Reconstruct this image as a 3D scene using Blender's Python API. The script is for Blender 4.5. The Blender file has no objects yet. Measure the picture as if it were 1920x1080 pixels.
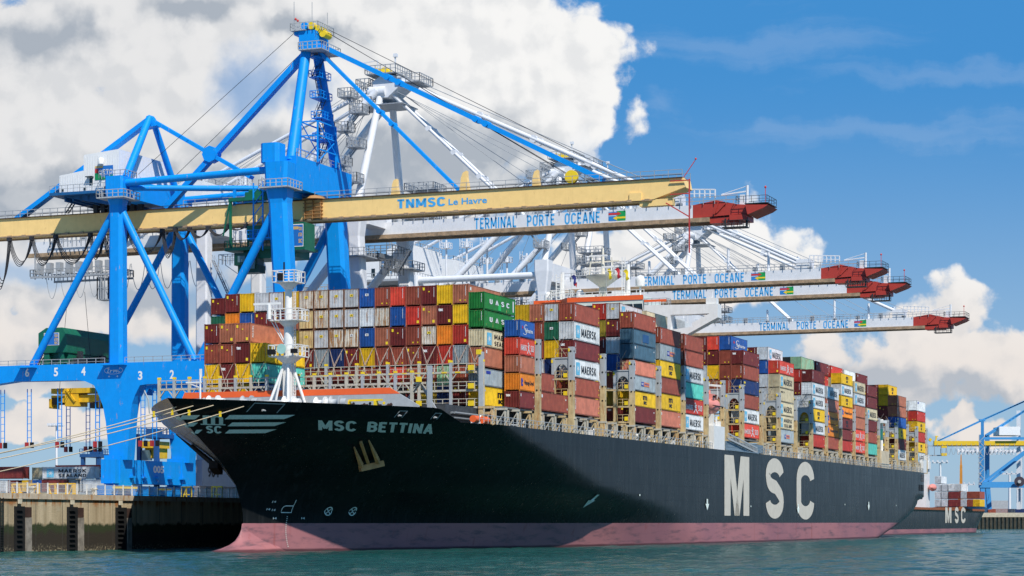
import bpy, bmesh, math, random
from mathutils import Vector, Matrix
random.seed(7)
S = bpy.context.scene
COL = S.collection
R = math.radians
# ------------------------------------------------------------------ camera
FOC, HZ, CAMH = 4040.0, 979.0, 4.0
cam = bpy.data.objects.new('camera', bpy.data.cameras.new('camera'))
COL.objects.link(cam); S.camera = cam
cam.location = (0, 0, CAMH); cam.rotation_euler = (R(90), 0, 0)
cam.data.sensor_width = 36; cam.data.lens = FOC/1920*36
cam.data.shift_y = (HZ-540)/1920
cam.data.clip_start = 1; cam.data.clip_end = 30000
# frame of the berth: t across the quay, s along it, z up
TH = R(21.5); UX, UY = math.sin(TH), math.cos(TH); NX, NY = UY, -UX
def W(t, s, z=0.0): return Vector((s*UX+t*NX, s*UY+t*NY, z))
# ------------------------------------------------------------------ sun
LD = (-1.0, .96, -1.62)                      # travel of the light in (t, s, z)
ld = Vector((LD[1]*UX+LD[0]*NX, LD[1]*UY+LD[0]*NY, LD[2])).normalized()
sl = bpy.data.lights.new('sun', 'SUN'); sl.energy = 5.0; sl.angle = R(0.53); sl.color = (1, .945, .86)
sun = bpy.data.objects.new('sun', sl); COL.objects.link(sun)
sun.rotation_euler = ld.to_track_quat('-Z', 'Y').to_euler(); sun.location = (60, -60, 120)
SEL = math.asin(-ld.z); SAZ = math.atan2(-ld.x, -ld.y)
S.view_settings.view_transform = 'Standard'; S.view_settings.look = 'None'
S.view_settings.exposure = 0.0; S.view_settings.gamma = 1
# ------------------------------------------------------------------ node helpers
class NT:
    def __init__(s, tree): s.t = tree; s.n = tree.nodes; s.l = tree.links
    def put(s, sock, v):
        if v is None: return
        if hasattr(v, 'is_output'): s.l.new(v, sock)
        elif isinstance(v, (tuple, list)) and sock.type == 'RGBA' and len(v) == 3: sock.default_value = (*v, 1)
        else: sock.default_value = v
    def math(s, op, a, b=None, c=None, clamp=False):
        n = s.n.new('ShaderNodeMath'); n.operation = op; n.use_clamp = clamp
        for i, v in enumerate((a, b, c)):
            if v is not None: s.put(n.inputs[i], v)
        return n.outputs[0]
    def vec(s, op, a, b=None):
        n = s.n.new('ShaderNodeVectorMath'); n.operation = op
        s.put(n.inputs[0], a)
        if b is not None: s.put(n.inputs[1], b)
        return n.outputs['Value'] if op in ('LENGTH', 'DOT_PRODUCT') else n.outputs[0]
    def noise(s, v, scale, detail=4, rough=.55, color=False):
        n = s.n.new('ShaderNodeTexNoise'); s.put(n.inputs['Vector'], v)
        n.inputs['Scale'].default_value = scale; n.inputs['Detail'].default_value = detail; n.inputs['Roughness'].default_value = rough
        return n.outputs['Color'] if color else n.outputs[0]
    def mix(s, f, a, b, mode='MIX'):
        n = s.n.new('ShaderNodeMix'); n.data_type = 'RGBA'; n.blend_type = mode; n.clamp_factor = True
        s.put(n.inputs[0], f); s.put(n.inputs[6], a); s.put(n.inputs[7], b)
        return n.outputs[2]
    def smooth(s, v, lo, hi, a=0.0, b=1.0):
        n = s.n.new('ShaderNodeMapRange'); n.interpolation_type = 'SMOOTHSTEP'
        s.put(n.inputs[0], v); n.inputs[1].default_value = lo; n.inputs[2].default_value = hi
        n.inputs[3].default_value = a; n.inputs[4].default_value = b
        return n.outputs[0]
    def comb(s, x, y, z=0.0):
        n = s.n.new('ShaderNodeCombineXYZ')
        for i, v in enumerate((x, y, z)): s.put(n.inputs[i], v)
        return n.outputs[0]
    def sep(s, v):
        n = s.n.new('ShaderNodeSeparateXYZ'); s.put(n.inputs[0], v); return n.outputs
# ------------------------------------------------------------------ sky with clouds
wld = bpy.data.worlds.new('World'); S.world = wld; wld.use_nodes = True
N = NT(wld.node_tree); N.n.clear()
sky = N.n.new('ShaderNodeTexSky'); sky.sky_type = 'NISHITA'; sky.sun_disc = False
sky.sun_elevation = SEL; sky.sun_rotation = SAZ; sky.altitude = 0; sky.air_density = 1.0; sky.dust_density = .35; sky.ozone_density = 2.2
skyc = N.vec('MULTIPLY', sky.outputs[0], (.072, .092, .106))
g = N.n.new('ShaderNodeTexCoord').outputs['Generated']
gx, gy, gz = N.sep(g)
ay = N.math('MAXIMUM', N.math('ABSOLUTE', gy), .06)
Pk = N.comb(N.math('MULTIPLY_ADD', N.math('DIVIDE', gx, ay), 4.04, .96), N.math('MULTIPLY_ADD', N.math('DIVIDE', gz, ay), -4.04, .979), 0.0)
wp = N.vec('SUBTRACT', N.noise(Pk, 5.0, 5, .6, True), (.5, .5, .5))
wp = N.vec('MULTIPLY', wp, (.16, .13, 0))
Pw = N.vec('ADD', Pk, wp)
def blob(cx, cy, rx, ry, p=None):
    e = N.vec('MULTIPLY', N.vec('SUBTRACT', p or Pw, (cx, cy, 0)), (1/rx, 1/ry, 0))
    return N.math('SUBTRACT', 1.0, N.vec('LENGTH', e))
def union(bl):
    m = None
    for b in bl:
        v = blob(*b)
        if m is None: m = v
        else:
            n = N.n.new('ShaderNodeMath'); n.operation = 'SMOOTH_MAX'; N.put(n.inputs[0], m); N.put(n.inputs[1], v); n.inputs[2].default_value = .22
            m = n.outputs[0]
    return m
CL = [(.35, .06, .62, .34), (.05, .28, .5, .3), (.86, .07, .29, .26), (.985, .17, .18, .24), (.72, .3, .34, .15), (.35, .33, .35, .12),
      (.12, .55, .34, .08), (.2, .47, .4, .07), (.05, .64, .16, .07), (.32, .60, .2, .05),
      (1.33, .47, .20, .10), (1.21, .52, .22, .09), (1.42, .53, .10, .05),
      (1.76, .62, .12, .09), (1.84, .68, .13, .075), (1.70, .69, .2, .07), (1.93, .70, .1, .05), (1.62, .70, .16, .03),
      (1.84, .80, .14, .03), (.12, .79, .3, .035), (.02, .72, .2, .03)]
HO = [(.475, .16, .075, .06), (.57, .16, .05, .035), (.70, .47, .22, .055), (.42, .48, .12, .04), (1.07, .36, .07, .09), (.05, .52, .1, .03), (.3, .66, .2, .03), (.36, .54, .06, .06)]
cm = union(CL)
ho = union(HO)
def vor(v, sc):
    n_ = N.n.new('ShaderNodeTexVoronoi'); n_.voronoi_dimensions = '2D'; n_.feature = 'SMOOTH_F1'; N.put(n_.inputs['Vector'], v); n_.inputs['Scale'].default_value = sc; n_.inputs['Smoothness'].default_value = .35
    return n_.outputs['Distance']
wv = N.vec('ADD', Pk, N.vec('MULTIPLY', wp, (.35, .35, 0)))
def puff(v, dt):
    a_ = N.math('MULTIPLY', N.math('SUBTRACT', .42, vor(v, 10.0)), .62); b_ = N.math('MULTIPLY', N.math('SUBTRACT', .42, vor(v, 25.0)), .34)
    c_ = N.math('MULTIPLY', N.math('SUBTRACT', N.noise(v, 7.0, dt, .64), .5), 1.05)
    return N.math('ADD', N.math('ADD', a_, b_), c_)
f1 = puff(wv, 10); f2 = puff(N.vec('ADD', wv, (.022, -.026, 0)), 6)
fb = N.noise(Pk, 3.2, 6, .55)
dm = N.math('ADD', f1, cm)
dens = N.math('MULTIPLY', N.math('MULTIPLY', N.smooth(dm, -.07, .24), N.math('SUBTRACT', 1.0, N.math('MULTIPLY', N.smooth(N.math('ADD', ho, N.math('MULTIPLY', f1, -.5)), -.45, .75), .62))), N.smooth(gy, -.15, .1, .35, 1.0))
DK = [(.76, .31, .28, .075), (1.0, .35, .14, .07), (.33, .36, .34, .06), (.10, .37, .3, .07), (.10, .07, .11, .05), (.36, .02, .10, .03), (.60, .05, .10, .03), (.9, .26, .13, .06),
      (.25, .56, .3, .04), (.2, .71, .3, .05), (1.62, .71, .14, .03), (1.8, .745, .2, .03), (.5, .26, .12, .04)]
dk = N.smooth(N.math('MULTIPLY_ADD', N.math('SUBTRACT', fb, .5), 1.5, union(DK)), -.55, 1.0)
rel = N.smooth(N.math('SUBTRACT', f2, f1), -.30, .30, 0.0, 1.0)
core = N.smooth(dm, .02, .7)
lo = N.smooth(N.sep(Pk)[1], .42, .70)
white = N.mix(lo, N.mix(N.smooth(N.sep(Pk)[0], .25, .95), (.80, .80, .805), (.93, .925, .915)), (.84, .785, .745))
grey = N.mix(lo, (.345, .40, .475), (.42, .47, .54))
sh = N.math('ADD', N.math('MULTIPLY', rel, .40), N.math('MULTIPLY', dk, .95), clamp=True)
cc = N.mix(N.smooth(sh, .0, 1.3), white, grey)
ci = N.noise(N.vec('MULTIPLY', N.vec('ADD', Pk, N.vec('MULTIPLY', wp, (.5, .5, 0))), (1.1, 9.0, 1)), 2.2, 7, .6)
cib = union([(1.75, .245, .42, .035), (1.82, .14, .3, .028), (1.42, .08, .25, .05), (1.45, .23, .04, .02), (1.25, .2, .05, .03), (1.2, .1, .05, .03)])
cir = N.math('MULTIPLY', N.smooth(N.math('MULTIPLY_ADD', N.math('SUBTRACT', ci, .5), 2.4, cib), -.2, 1.0), .10)
skyh = N.mix(N.smooth(N.sep(Pk)[1], .10, .92), (.036, .262, .64), (.33, .50, .70))
skyc = N.mix(.82, skyc, skyh)
base = N.mix(cir, skyc, (.8, .84, .88))
outc = N.mix(dens, base, cc)
bg = N.n.new('ShaderNodeBackground'); N.put(bg.inputs[0], outc); bg.inputs[1].default_value = 1.0
N.l.new(bg.outputs[0], N.n.new('ShaderNodeOutputWorld').inputs[0])
for n_ in wld.node_tree.nodes:
    if n_.bl_idname == 'ShaderNodeTexNoise': n_.noise_dimensions = '2D'
# ------------------------------------------------------------------ materials
MATS = {}
def mat(name, col, rough=.5, metal=0.0, var=.12, streak=.0, rust=0.0, rustscale=1.0, objvar=0.0, bump=0.0, spec=.4, dirt=(.10, .07, .045)):
    if name in MATS: return MATS[name]
    m = bpy.data.materials.new(name); m.use_nodes = True; MATS[name] = m
    n = NT(m.node_tree); p = n.n['Principled BSDF']
    tc = n.n.new('ShaderNodeTexCoord').outputs['Object']
    oi = n.n.new('ShaderNodeObjectInfo')
    off = n.vec('ADD', tc, n.comb(n.math('MULTIPLY', oi.outputs['Random'], 91.0), n.math('MULTIPLY', oi.outputs['Random'], 37.0), 0.0))
    c = (*col, 1)
    if var:
        v = n.noise(off, .9, 5, .6)
        c = n.mix(n.smooth(v, .3, .7), tuple(x*(1-var) for x in col), tuple(min(1, x*(1+var)) for x in col))
    if objvar:
        hs = n.n.new('ShaderNodeHueSaturation'); n.put(hs.inputs['Color'], c)
        n.put(hs.inputs['Value'], n.math('MULTIPLY_ADD', oi.outputs['Random'], objvar*2, 1-objvar)); c = hs.outputs[0]
    if streak:
        sv = n.noise(n.vec('MULTIPLY', off, (2.2, 2.2, .10)), 1.3, 5, .65)
        c = n.mix(n.math('MULTIPLY', n.smooth(sv, .5, .78), streak), c, dirt)
    if rust:
        r1 = n.noise(n.vec('MULTIPLY', off, (1.6, 1.6, .20)), 1.7*rustscale, 8, .68)
        r2 = n.noise(off, 9*rustscale, 5, .7)
        rr = n.math('ADD', n.math('MULTIPLY', r1, .75), n.math('MULTIPLY', r2, .25))
        rm = n.smooth(rr, .61-.16*rust, .67-.13*rust)
        rc = n.mix(n.smooth(r2, .35, .65), (.17, .062, .022), (.60, .33, .13))
        c = n.mix(rm, c, rc)
    n.put(p.inputs['Base Color'], c)
    p.inputs['Roughness'].default_value = rough; p.inputs['Metallic'].default_value = metal
    p.inputs['Specular IOR Level'].default_value = spec
    if bump:
        b = n.n.new('ShaderNodeBump'); b.inputs['Strength'].default_value = bump; b.inputs['Distance'].default_value = .1
        n.put(b.inputs['Height'], n.noise(off, 2.5, 6, .6)); n.l.new(b.outputs[0], p.inputs['Normal'])
    return m
# ------------------------------------------------------------------ mesh builder, in (t, s, z)
class MB:
    def __init__(s): s.v = []; s.f = []; s.sm = []
    def add(s, vs, fs, smooth=False):
        o = len(s.v); s.v += [tuple(v) for v in vs]
        for f in fs: s.f.append(tuple(i+o for i in f)); s.sm.append(smooth)
    def box(s, t0, t1, s0, s1, z0, z1):
        s.add([(t0, s0, z0), (t1, s0, z0), (t1, s1, z0), (t0, s1, z0), (t0, s0, z1), (t1, s0, z1), (t1, s1, z1), (t0, s1, z1)],
              [(0, 3, 2, 1), (4, 5, 6, 7), (0, 1, 5, 4), (1, 2, 6, 5), (2, 3, 7, 6), (3, 0, 4, 7)]); return s
    def cbox(s, c, d): 
        return s.box(c[0]-d[0]/2, c[0]+d[0]/2, c[1]-d[1]/2, c[1]+d[1]/2, c[2]-d[2]/2, c[2]+d[2]/2)
    def frame(s, p, q):
        d = (Vector(q)-Vector(p)); L = d.length; d = d/L if L else Vector((0, 0, 1))
        a = d.cross(Vector((0, 0, 1)))
        if a.length < 1e-3: a = Vector((1, 0, 0))
        a.normalize(); return d, a, a.cross(d)
    def beam(s, p, q, w, h, w2=None, h2=None):
        d, a, b = s.frame(p, q); p = Vector(p); q = Vector(q); w2 = w2 or w; h2 = h2 or h
        vs = [p+a*i*w/2+b*j*h/2 for i, j in ((-1, -1), (1, -1), (1, 1), (-1, 1))]+[q+a*i*w2/2+b*j*h2/2 for i, j in ((-1, -1), (1, -1), (1, 1), (-1, 1))]
        s.add(vs, [(0, 1, 2, 3), (7, 6, 5, 4), (0, 4, 5, 1), (1, 5, 6, 2), (2, 6, 7, 3), (3, 7, 4, 0)]); return s
    def tube(s, p, q, r, n=10, r2=None, cap=True):
        d, a, b = s.frame(p, q); p = Vector(p); q = Vector(q); r2 = r if r2 is None else r2
        an = [2*math.pi*i/n for i in range(n)]
        vs = [p+(a*math.cos(x)+b*math.sin(x))*r for x in an]+[q+(a*math.cos(x)+b*math.sin(x))*r2 for x in an]
        s.add(vs, [(i, i+n, (i+1) % n+n, (i+1) % n) for i in range(n)], True)
        if cap:
            s.add(vs[:n], [tuple(range(n))]); s.add(vs[n:], [tuple(reversed(range(n)))])
        return s
    def path(s, pts, r, n=6):
        for a, b in zip(pts, pts[1:]): s.tube(a, b, r, n, cap=False)
        return s
    def prism(s, poly, ax, a, b):
        n = len(poly)
        def P(u, v, w): return {'s': (u, w, v), 't': (w, u, v), 'z': (u, v, w)}[ax]
        s.add([P(u, v, a) for u, v in poly]+[P(u, v, b) for u, v in poly],
              [tuple(range(n)), tuple(reversed(range(n, 2*n)))]+[(i, (i+1) % n, (i+1) % n+n, i+n) for i in range(n)]); return s
    def lathe(s, prof, c, ax='z', n=14):
        m = len(prof); vs = []
        for r, h in prof:
            for i in range(n):
                x = 2*math.pi*i/n; u, v = r*math.cos(x), r*math.sin(x)
                vs.append({'z': (c[0]+u, c[1]+v, c[2]+h), 's': (c[0]+u, c[1]+h, c[2]+v), 't': (c[0]+h, c[1]+u, c[2]+v)}[ax])
        s.add(vs, [(i+j*n, (i+1) % n+j*n, (i+1) % n+(j+1)*n, i+(j+1)*n) for j in range(m-1) for i in range(n)], True)
        if prof[0][0] > .01: s.add(vs[:n], [tuple(reversed(range(n)))])
        if prof[-1][0] > .01: s.add(vs[-n:], [tuple(range(n))])
        return s
    def rail(s, p, q, h=1.1, step=2.0, r=.035, mid=True):
        p = Vector(p); q = Vector(q); L = (q-p).length; k = max(1, round(L/step)); up = Vector((0, 0, h))
        for i in range(k+1):
            a = p+(q-p)*i/k; s.beam(a, a+up, r*2, r*2)
        s.beam(p+up, q+up, r*2, r*2)
        if mid: s.beam(p+up*.5, q+up*.5, r*1.4, r*1.4)
        return s
    def railbox(s, t0, t1, s0, s1, z, h=1.1, step=1.5, r=.035):
        for a, b in (((t0, s0, z), (t1, s0, z)), ((t1, s0, z), (t1, s1, z)), ((t1, s1, z), (t0, s1, z)), ((t0, s1, z), (t0, s0, z))): s.rail(a, b, h, step, r)
        return s
    def stair(s, p, q, w=.7, side=(0, 1, 0), step=.28, r=.05):
        p = Vector(p); q = Vector(q); sd = Vector(side)*w/2
        for k in (-1, 1): s.beam(p+sd*k, q+sd*k, .07, .22); s.beam(p+sd*k+Vector((0, 0, 1)), q+sd*k+Vector((0, 0, 1)), .05, .05)
        n = max(3, int((q-p).length/.55))
        for i in range(n+1):
            c = p+(q-p)*i/n; s.beam(c-sd, c+sd, .22, .05)
        for i in range(0, n+1, 3):
            c = p+(q-p)*i/n
            for k in (-1, 1): s.beam(c+sd*k, c+sd*k+Vector((0, 0, 1)), .05, .05)
        return s
    def ladder(s, p, q, w=.5, side=(1, 0, 0), step=.4, r=.025):
        p = Vector(p); q = Vector(q); sd = Vector(side)*w/2
        for k in (-1, 1): s.beam(p+sd*k, q+sd*k, r*2, r*2)
        n = max(2, int((q-p).length/step))
        for i in range(1, n): c = p+(q-p)*i/n; s.beam(c-sd, c+sd, r*1.6, r*1.6)
        return s
    def mesh(s, name, base=(0, 0, 0)):
        me = bpy.data.meshes.new(name)
        me.from_pydata([(v[0]-base[0], v[1]-base[1], v[2]-base[2]) for v in s.v], [], s.f)
        me.polygons.foreach_set('use_smooth', s.sm); me.update(); return me
BASE = {}
def link(o): COL.objects.link(o); return o
def settag(o, label, cat, group=None, kind=None):
    if label: o['label'] = label
    if cat: o['category'] = cat
    if group: o['group'] = group
    if kind: o['kind'] = kind
def thing(name, label, cat, base, group=None):
    o = link(bpy.data.objects.new(name, None)); o.empty_display_size = .5
    o.location = W(*base); o.rotation_euler = (0, 0, -TH); settag(o, label, cat, group); BASE[o] = base; return o
def part(name, mb, m, parent, label=None):
    me = mb.mesh(name, BASE[parent]) if isinstance(mb, MB) else mb
    if m and not me.materials: me.materials.append(m)
    o = link(bpy.data.objects.new(name, me)); o.parent = parent; BASE[o] = BASE[parent]
    if label: o['label'] = label
    return o
def solo(name, mb, m, base, label=None, cat=None, group=None, kind=None):
    me = mb.mesh(name, base); me.materials.append(m)
    o = link(bpy.data.objects.new(name, me)); o.location = W(*base); o.rotation_euler = (0, 0, -TH); BASE[o] = base
    settag(o, label, cat, group, kind); return o
def kids(o): return [c for c in CH.get(o, [])]
def copy_tree(o, parent=None):
    c = link(o.copy()); c.parent = parent; BASE[c] = BASE[o]
    for ch in o.children: copy_tree(ch, c)
    return c
# ------------------------------------------------------------------ lettering
TXT = {}
def glyphs(s, bold=.012):
    if any(c in s for c in 'MNWm'): bold = min(bold, .016)
    k = (s, bold)
    if k in TXT: return TXT[k]
    cu = bpy.data.curves.new('lettering', 'FONT'); cu.body = s; cu.offset = bold; cu.resolution_u = 3; cu.fill_mode = 'FRONT'
    ob = bpy.data.objects.new('lettering', cu); link(ob)
    dg = bpy.context.evaluated_depsgraph_get(); dg.update()
    me = bpy.data.meshes.new_from_object(ob.evaluated_get(dg))
    vs = [v.co.copy() for v in me.vertices]; fs = [tuple(p.vertices) for p in me.polygons]
    bpy.data.objects.remove(ob); bpy.data.meshes.remove(me); bpy.data.curves.remove(cu)
    x0 = min(v.x for v in vs); x1 = max(v.x for v in vs); y0 = min(v.y for v in vs); y1 = max(v.y for v in vs)
    TXT[k] = ([((v.x-x0)/(x1-x0), (v.y-y0)/(y1-y0)) for v in vs], fs, (x1-x0)/(y1-y0)); return TXT[k]
def text(mb, s, fn, bold=.012):
    """fn maps (u, v) in the unit box of the word to a point"""
    vs, fs, _ = glyphs(s, bold); mb.add([fn(u, v) for u, v in vs], fs); return mb
def side_fn(t, s0, s1, z0, z1): return lambda u, v: (t, s0+(s1-s0)*u, z0+(z1-z0)*v)
def front_fn(s, t0, t1, z0, z1): return lambda u, v: (t0+(t1-t0)*u, s, z0+(z1-z0)*v)
def rect(mb, fn): mb.add([fn(0, 0), fn(1, 0), fn(1, 1), fn(0, 1)], [(0, 1, 2, 3)]); return mb
def poly(mb, fn, pts): mb.add([fn(*p) for p in pts], [tuple(range(len(pts)))]); return mb
def stroke(mb, pts, w, fn):
    n = len(pts); L, Rr = [], []
    for i in range(n):
        a = Vector(pts[max(0, i-1)]); b2 = Vector(pts[min(n-1, i+1)]); d = (b2-a).normalized(); nn = Vector((-d.y, d.x))
        ww = w[i] if isinstance(w, list) else w
        L.append(fn(*(Vector(pts[i])+nn*ww/2))); Rr.append(fn(*(Vector(pts[i])-nn*ww/2)))
    mb.add(L+Rr, [(i, n+i, n+i+1, i+1) for i in range(n-1)])
def arc(cx, cy, rx, ry, a0, a1, n=16): return [(cx+rx*math.cos(R(a0+(a1-a0)*i/n)), cy+ry*math.sin(R(a0+(a1-a0)*i/n))) for i in range(n+1)]
# drawn capitals: strokes in a box one unit high
def _ar(cx, cy, rx, ry, a0, a1, n=10): return [(cx+rx*math.cos(R(a0+(a1-a0)*i/n)), cy+ry*math.sin(R(a0+(a1-a0)*i/n))) for i in range(n+1)]
SF_ = {'A': (.62, [[(.06, 0), (.31, 1)], [(.56, 0), (.31, 1)], [(.14, .30), (.48, .30)]]), 'B': (.58, [[(.09, 0), (.09, 1)], [(.09, .93), (.30, .93)]+_ar(.30, .73, .2, .2, 90, -90)[1:]+[(.09, .53)], [(.30, .53)]+_ar(.30, .30, .22, .23, 90, -90)[1:]+[(.09, .07)]]),
 'C': (.58, [_ar(.31, .68, .22, .25, 20, 180)+_ar(.31, .32, .22, .25, 180, 340)]), 'D': (.58, [[(.09, 0), (.09, 1)], [(.09, .93), (.26, .93)]+_ar(.26, .68, .24, .25, 90, 0)+_ar(.26, .32, .24, .25, 0, -90)+[(.09, .07)]]),
 'E': (.50, [[(.09, 0), (.09, 1)], [(.09, .93), (.48, .93)], [(.09, .52), (.42, .52)], [(.09, .07), (.48, .07)]]), 'G': (.60, [_ar(.31, .68, .22, .25, 20, 180)+_ar(.31, .32, .22, .25, 180, 360), [(.53, .32), (.53, .45)], [(.34, .45), (.58, .45)]]),
 'H': (.62, [[(.09, 0), (.09, 1)], [(.53, 0), (.53, 1)], [(.09, .52), (.53, .52)]]), 'I': (.20, [[(.10, 0), (.10, 1)]]), 'K': (.58, [[(.09, 0), (.09, 1)], [(.52, 1), (.12, .42)], [(.22, .56), (.54, 0)]]), 'L': (.48, [[(.09, 0), (.09, 1)], [(.09, .07), (.46, .07)]]),
 'M': (.78, [[(.09, 0), (.09, 1)], [(.69, 0), (.69, 1)], [(.09, .97), (.39, .18)], [(.69, .97), (.39, .18)]]), 'N': (.62, [[(.09, 0), (.09, 1)], [(.53, 0), (.53, 1)], [(.09, .97), (.53, .03)]]),
 'O': (.62, [_ar(.31, .67, .22, .26, 0, 180)+_ar(.31, .33, .22, .26, 180, 360)+[(.53, .67)]]), 'P': (.56, [[(.09, 0), (.09, 1)], [(.09, .93), (.28, .93)]+_ar(.28, .69, .21, .24, 90, -90)[1:]+[(.09, .45)]]),
 'R': (.58, [[(.09, 0), (.09, 1)], [(.09, .93), (.28, .93)]+_ar(.28, .70, .21, .23, 90, -90)[1:]+[(.09, .47)], [(.30, .47), (.53, 0)]]), 'S': (.56, [_ar(.28, .72, .20, .21, 20, 180, 8)+[(.10, .66), (.16, .57), (.40, .46)]+_ar(.28, .28, .20, .21, 20, -160, 9)]),
 'T': (.54, [[(.27, 0), (.27, 1)], [(.0, .93), (.54, .93)]]), 'U': (.60, [[(.09, 1), (.09, .32)]+_ar(.30, .30, .21, .23, 180, 360)+[(.51, 1)]]), 'Z': (.54, [[(.04, .93), (.50, .93)], [(.48, .93), (.06, .07)], [(.04, .07), (.52, .07)]]), ' ': (.34, []),
 'm': (.80, [[(.09, 0), (.09, 1)], [(.09, .72)]+_ar(.25, .70, .16, .23, 180, 0)+[(.41, 0)], [(.41, .72)]+_ar(.57, .70, .16, .23, 180, 0)+[(.73, 0)]])}
def caps(mb, s, fn, w=.15, gap=.14):
    W_ = sum(SF_[c][0] for c in s)+gap*(len(s)-1); x = 0.0
    for c in s:
        a, st = SF_[c]
        for p_ in st: stroke(mb, [(q[0]+x, q[1]) for q in p_], w, lambda u, v: fn(u/W_, v))
        x += a+gap
    return mb
_ft = text
def text(mb, s, fn, bold=.012):
    if all(c in SF_ for c in s): return caps(mb, s, fn, .11+bold*2.2)
    return _ft(mb, s, fn, bold)
# ------------------------------------------------------------------ water and quay
wm = bpy.data.materials.new('harbour_water'); wm.use_nodes = True
n = NT(wm.node_tree); p = n.n['Principled BSDF']
tc = n.n.new('ShaderNodeTexCoord').outputs['Object']
big = n.noise(n.vec('MULTIPLY', tc, (1, .45, 1)), .018, 5, .6)
n.put(p.inputs['Base Color'], n.mix(n.smooth(big, .35, .7), (.012, .072, .058), (.024, .118, .098)))
p.inputs['Roughness'].default_value = .10; p.inputs['IOR'].default_value = 1.33; p.inputs['Specular IOR Level'].default_value = .5
h = n.math('ADD', n.math('MULTIPLY', n.noise(n.vec('MULTIPLY', tc, (1, .8, 1)), .30, 7, .66), 1.9), n.math('MULTIPLY', n.noise(n.vec('MULTIPLY', tc, (1, .7, 1)), 1.6, 5, .65), .75))
b = n.n.new('ShaderNodeBump'); b.inputs['Strength'].default_value = 1.0; b.inputs['Distance'].default_value = 1.0
n.put(b.inputs['Height'], h); n.l.new(b.outputs[0], p.inputs['Normal'])
import numpy as np
def water_mesh():
    ys = [-4000, -600, 20]; y = 60.0
    while y < 760: ys.append(y); y += .35+.0000035*y*y+.0009*max(0, y-150)
    ys += [900, 1300, 2200, 5000, 14000]
    ys = np.array(ys); nx = 260
    k = np.linspace(-1, 1, nx)
    X = np.zeros((len(ys), nx)); Y = np.repeat(ys[:, None], nx, 1)
    half = np.where((ys >= 60) & (ys < 760), ys*.27+4, 0)
    X = k[None, :]*half[:, None]
    X[half == 0] = np.linspace(-14000, 14000, nx)[None, :]
    # inner part displaced by a sum of short waves
    rng = np.random.RandomState(3); Z = np.zeros_like(X)
    for i in range(46):
        L = 1.7*1.045**i; a = rng.uniform(-1.2, 1.2)+2.2; kx, ky = math.cos(a)*6.283/L, math.sin(a)*6.283/L
        Z += .0075*L**.35*np.sin(X*kx+Y*ky+rng.uniform(0, 6.28)+.6*np.sin(X*.05+Y*.04+i))
    Z[half == 0] = 0; Z[:, :1] *= .2; Z[:, -1:] *= .2
    return X, Y, Z
X, Y, Z = water_mesh(); r, c = X.shape
vv = np.stack([X, Y, Z-.0], -1).reshape(-1, 3)
idx = np.arange(r*c).reshape(r, c)
ff = np.stack([idx[:-1, :-1], idx[:-1, 1:], idx[1:, 1:], idx[1:, :-1]], -1).reshape(-1, 4)
me = bpy.data.meshes.new('water'); me.from_pydata(vv.tolist(), [], ff.tolist()); me.polygons.foreach_set('use_smooth', [True]*len(me.polygons))
me.materials.append(wm)
o = link(bpy.data.objects.new('water', me)); o['kind'] = 'structure'

# quay wall of stained concrete, green and black below the tide mark
qm = bpy.data.materials.new('quay_concrete'); qm.use_nodes = True
n = NT(qm.node_tree); p = n.n['Principled BSDF']; tc = n.n.new('ShaderNodeTexCoord').outputs['Object']
zz = n.sep(tc)[2]
st = n.noise(n.vec('MULTIPLY', tc, (1, 1, .07)), .8, 6, .65); sp = n.noise(tc, .55, 7, .65); fine = n.noise(tc, 3.5, 5, .7)
c = n.mix(n.smooth(st, .35, .72), (.56, .45, .29), (.34, .26, .15))
c = n.mix(n.smooth(sp, .55, .75), c, (.42, .36, .24))
zj = n.math('ADD', zz, n.math('MULTIPLY', n.math('SUBTRACT', sp, .5), 1.6)); zj = n.math('ADD', zj, n.math('MULTIPLY', n.math('SUBTRACT', st, .5), 1.2))
c = n.mix(n.smooth(zj, 4.0, 3.5), c, (.028, .040, .011))
c = n.mix(n.smooth(zj, 3.1, 2.2), c, (.032, .024, .015))
c = n.mix(n.math('MULTIPLY', n.smooth(zj, 1.1, .3), n.smooth(fine, .5, .62)), c, (.36, .30, .19))
jy = n.math('FRACT', n.math('DIVIDE', n.sep(tc)[1], 6.4)); c = n.mix(n.math('MULTIPLY', n.math('LESS_THAN', jy, .022), .8), c, (.05, .045, .035))
c = n.mix(n.math('MULTIPLY', n.smooth(zj, 6.2, 6.9), n.smooth(st, .48, .6)), c, (.36, .14, .04))
n.put(p.inputs['Base Color'], c); p.inputs['Roughness'].default_value = .85
bb = n.n.new('ShaderNodeBump'); bb.inputs['Strength'].default_value = .5; bb.inputs['Distance'].default_value = .15; n.put(bb.inputs['Height'], fine); n.l.new(bb.outputs[0], p.inputs['Normal'])
QT, QZ = -165.6, 7.1
q = MB(); q.box(-420, QT, 120, 1000, -8, QZ-.004); solo('quay_wall', q, qm, (QT, 265, 0), kind='structure', label='stained concrete quay wall with a green and black tide band under the fence', cat='quay wall')
q = MB(); q.box(-420, QT-1.6, 120, 1000, QZ, QZ+.02); solo('quay_apron', q, mat('apron_concrete', (.30, .28, .24), .9, var=.2, streak=.2), (QT, 265, 0), kind='structure')
cm_ = mat('coping_concrete', (.52, .44, .33), .85, var=.15, rust=.55, rustscale=.6)
q = MB(); q.box(QT-1.6, QT+.25, 120, 1000, QZ, QZ+.75); solo('quay_coping', q, cm_, (QT, 265, QZ), label='pale concrete coping with rust runs along the quay edge', cat='coping')
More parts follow.
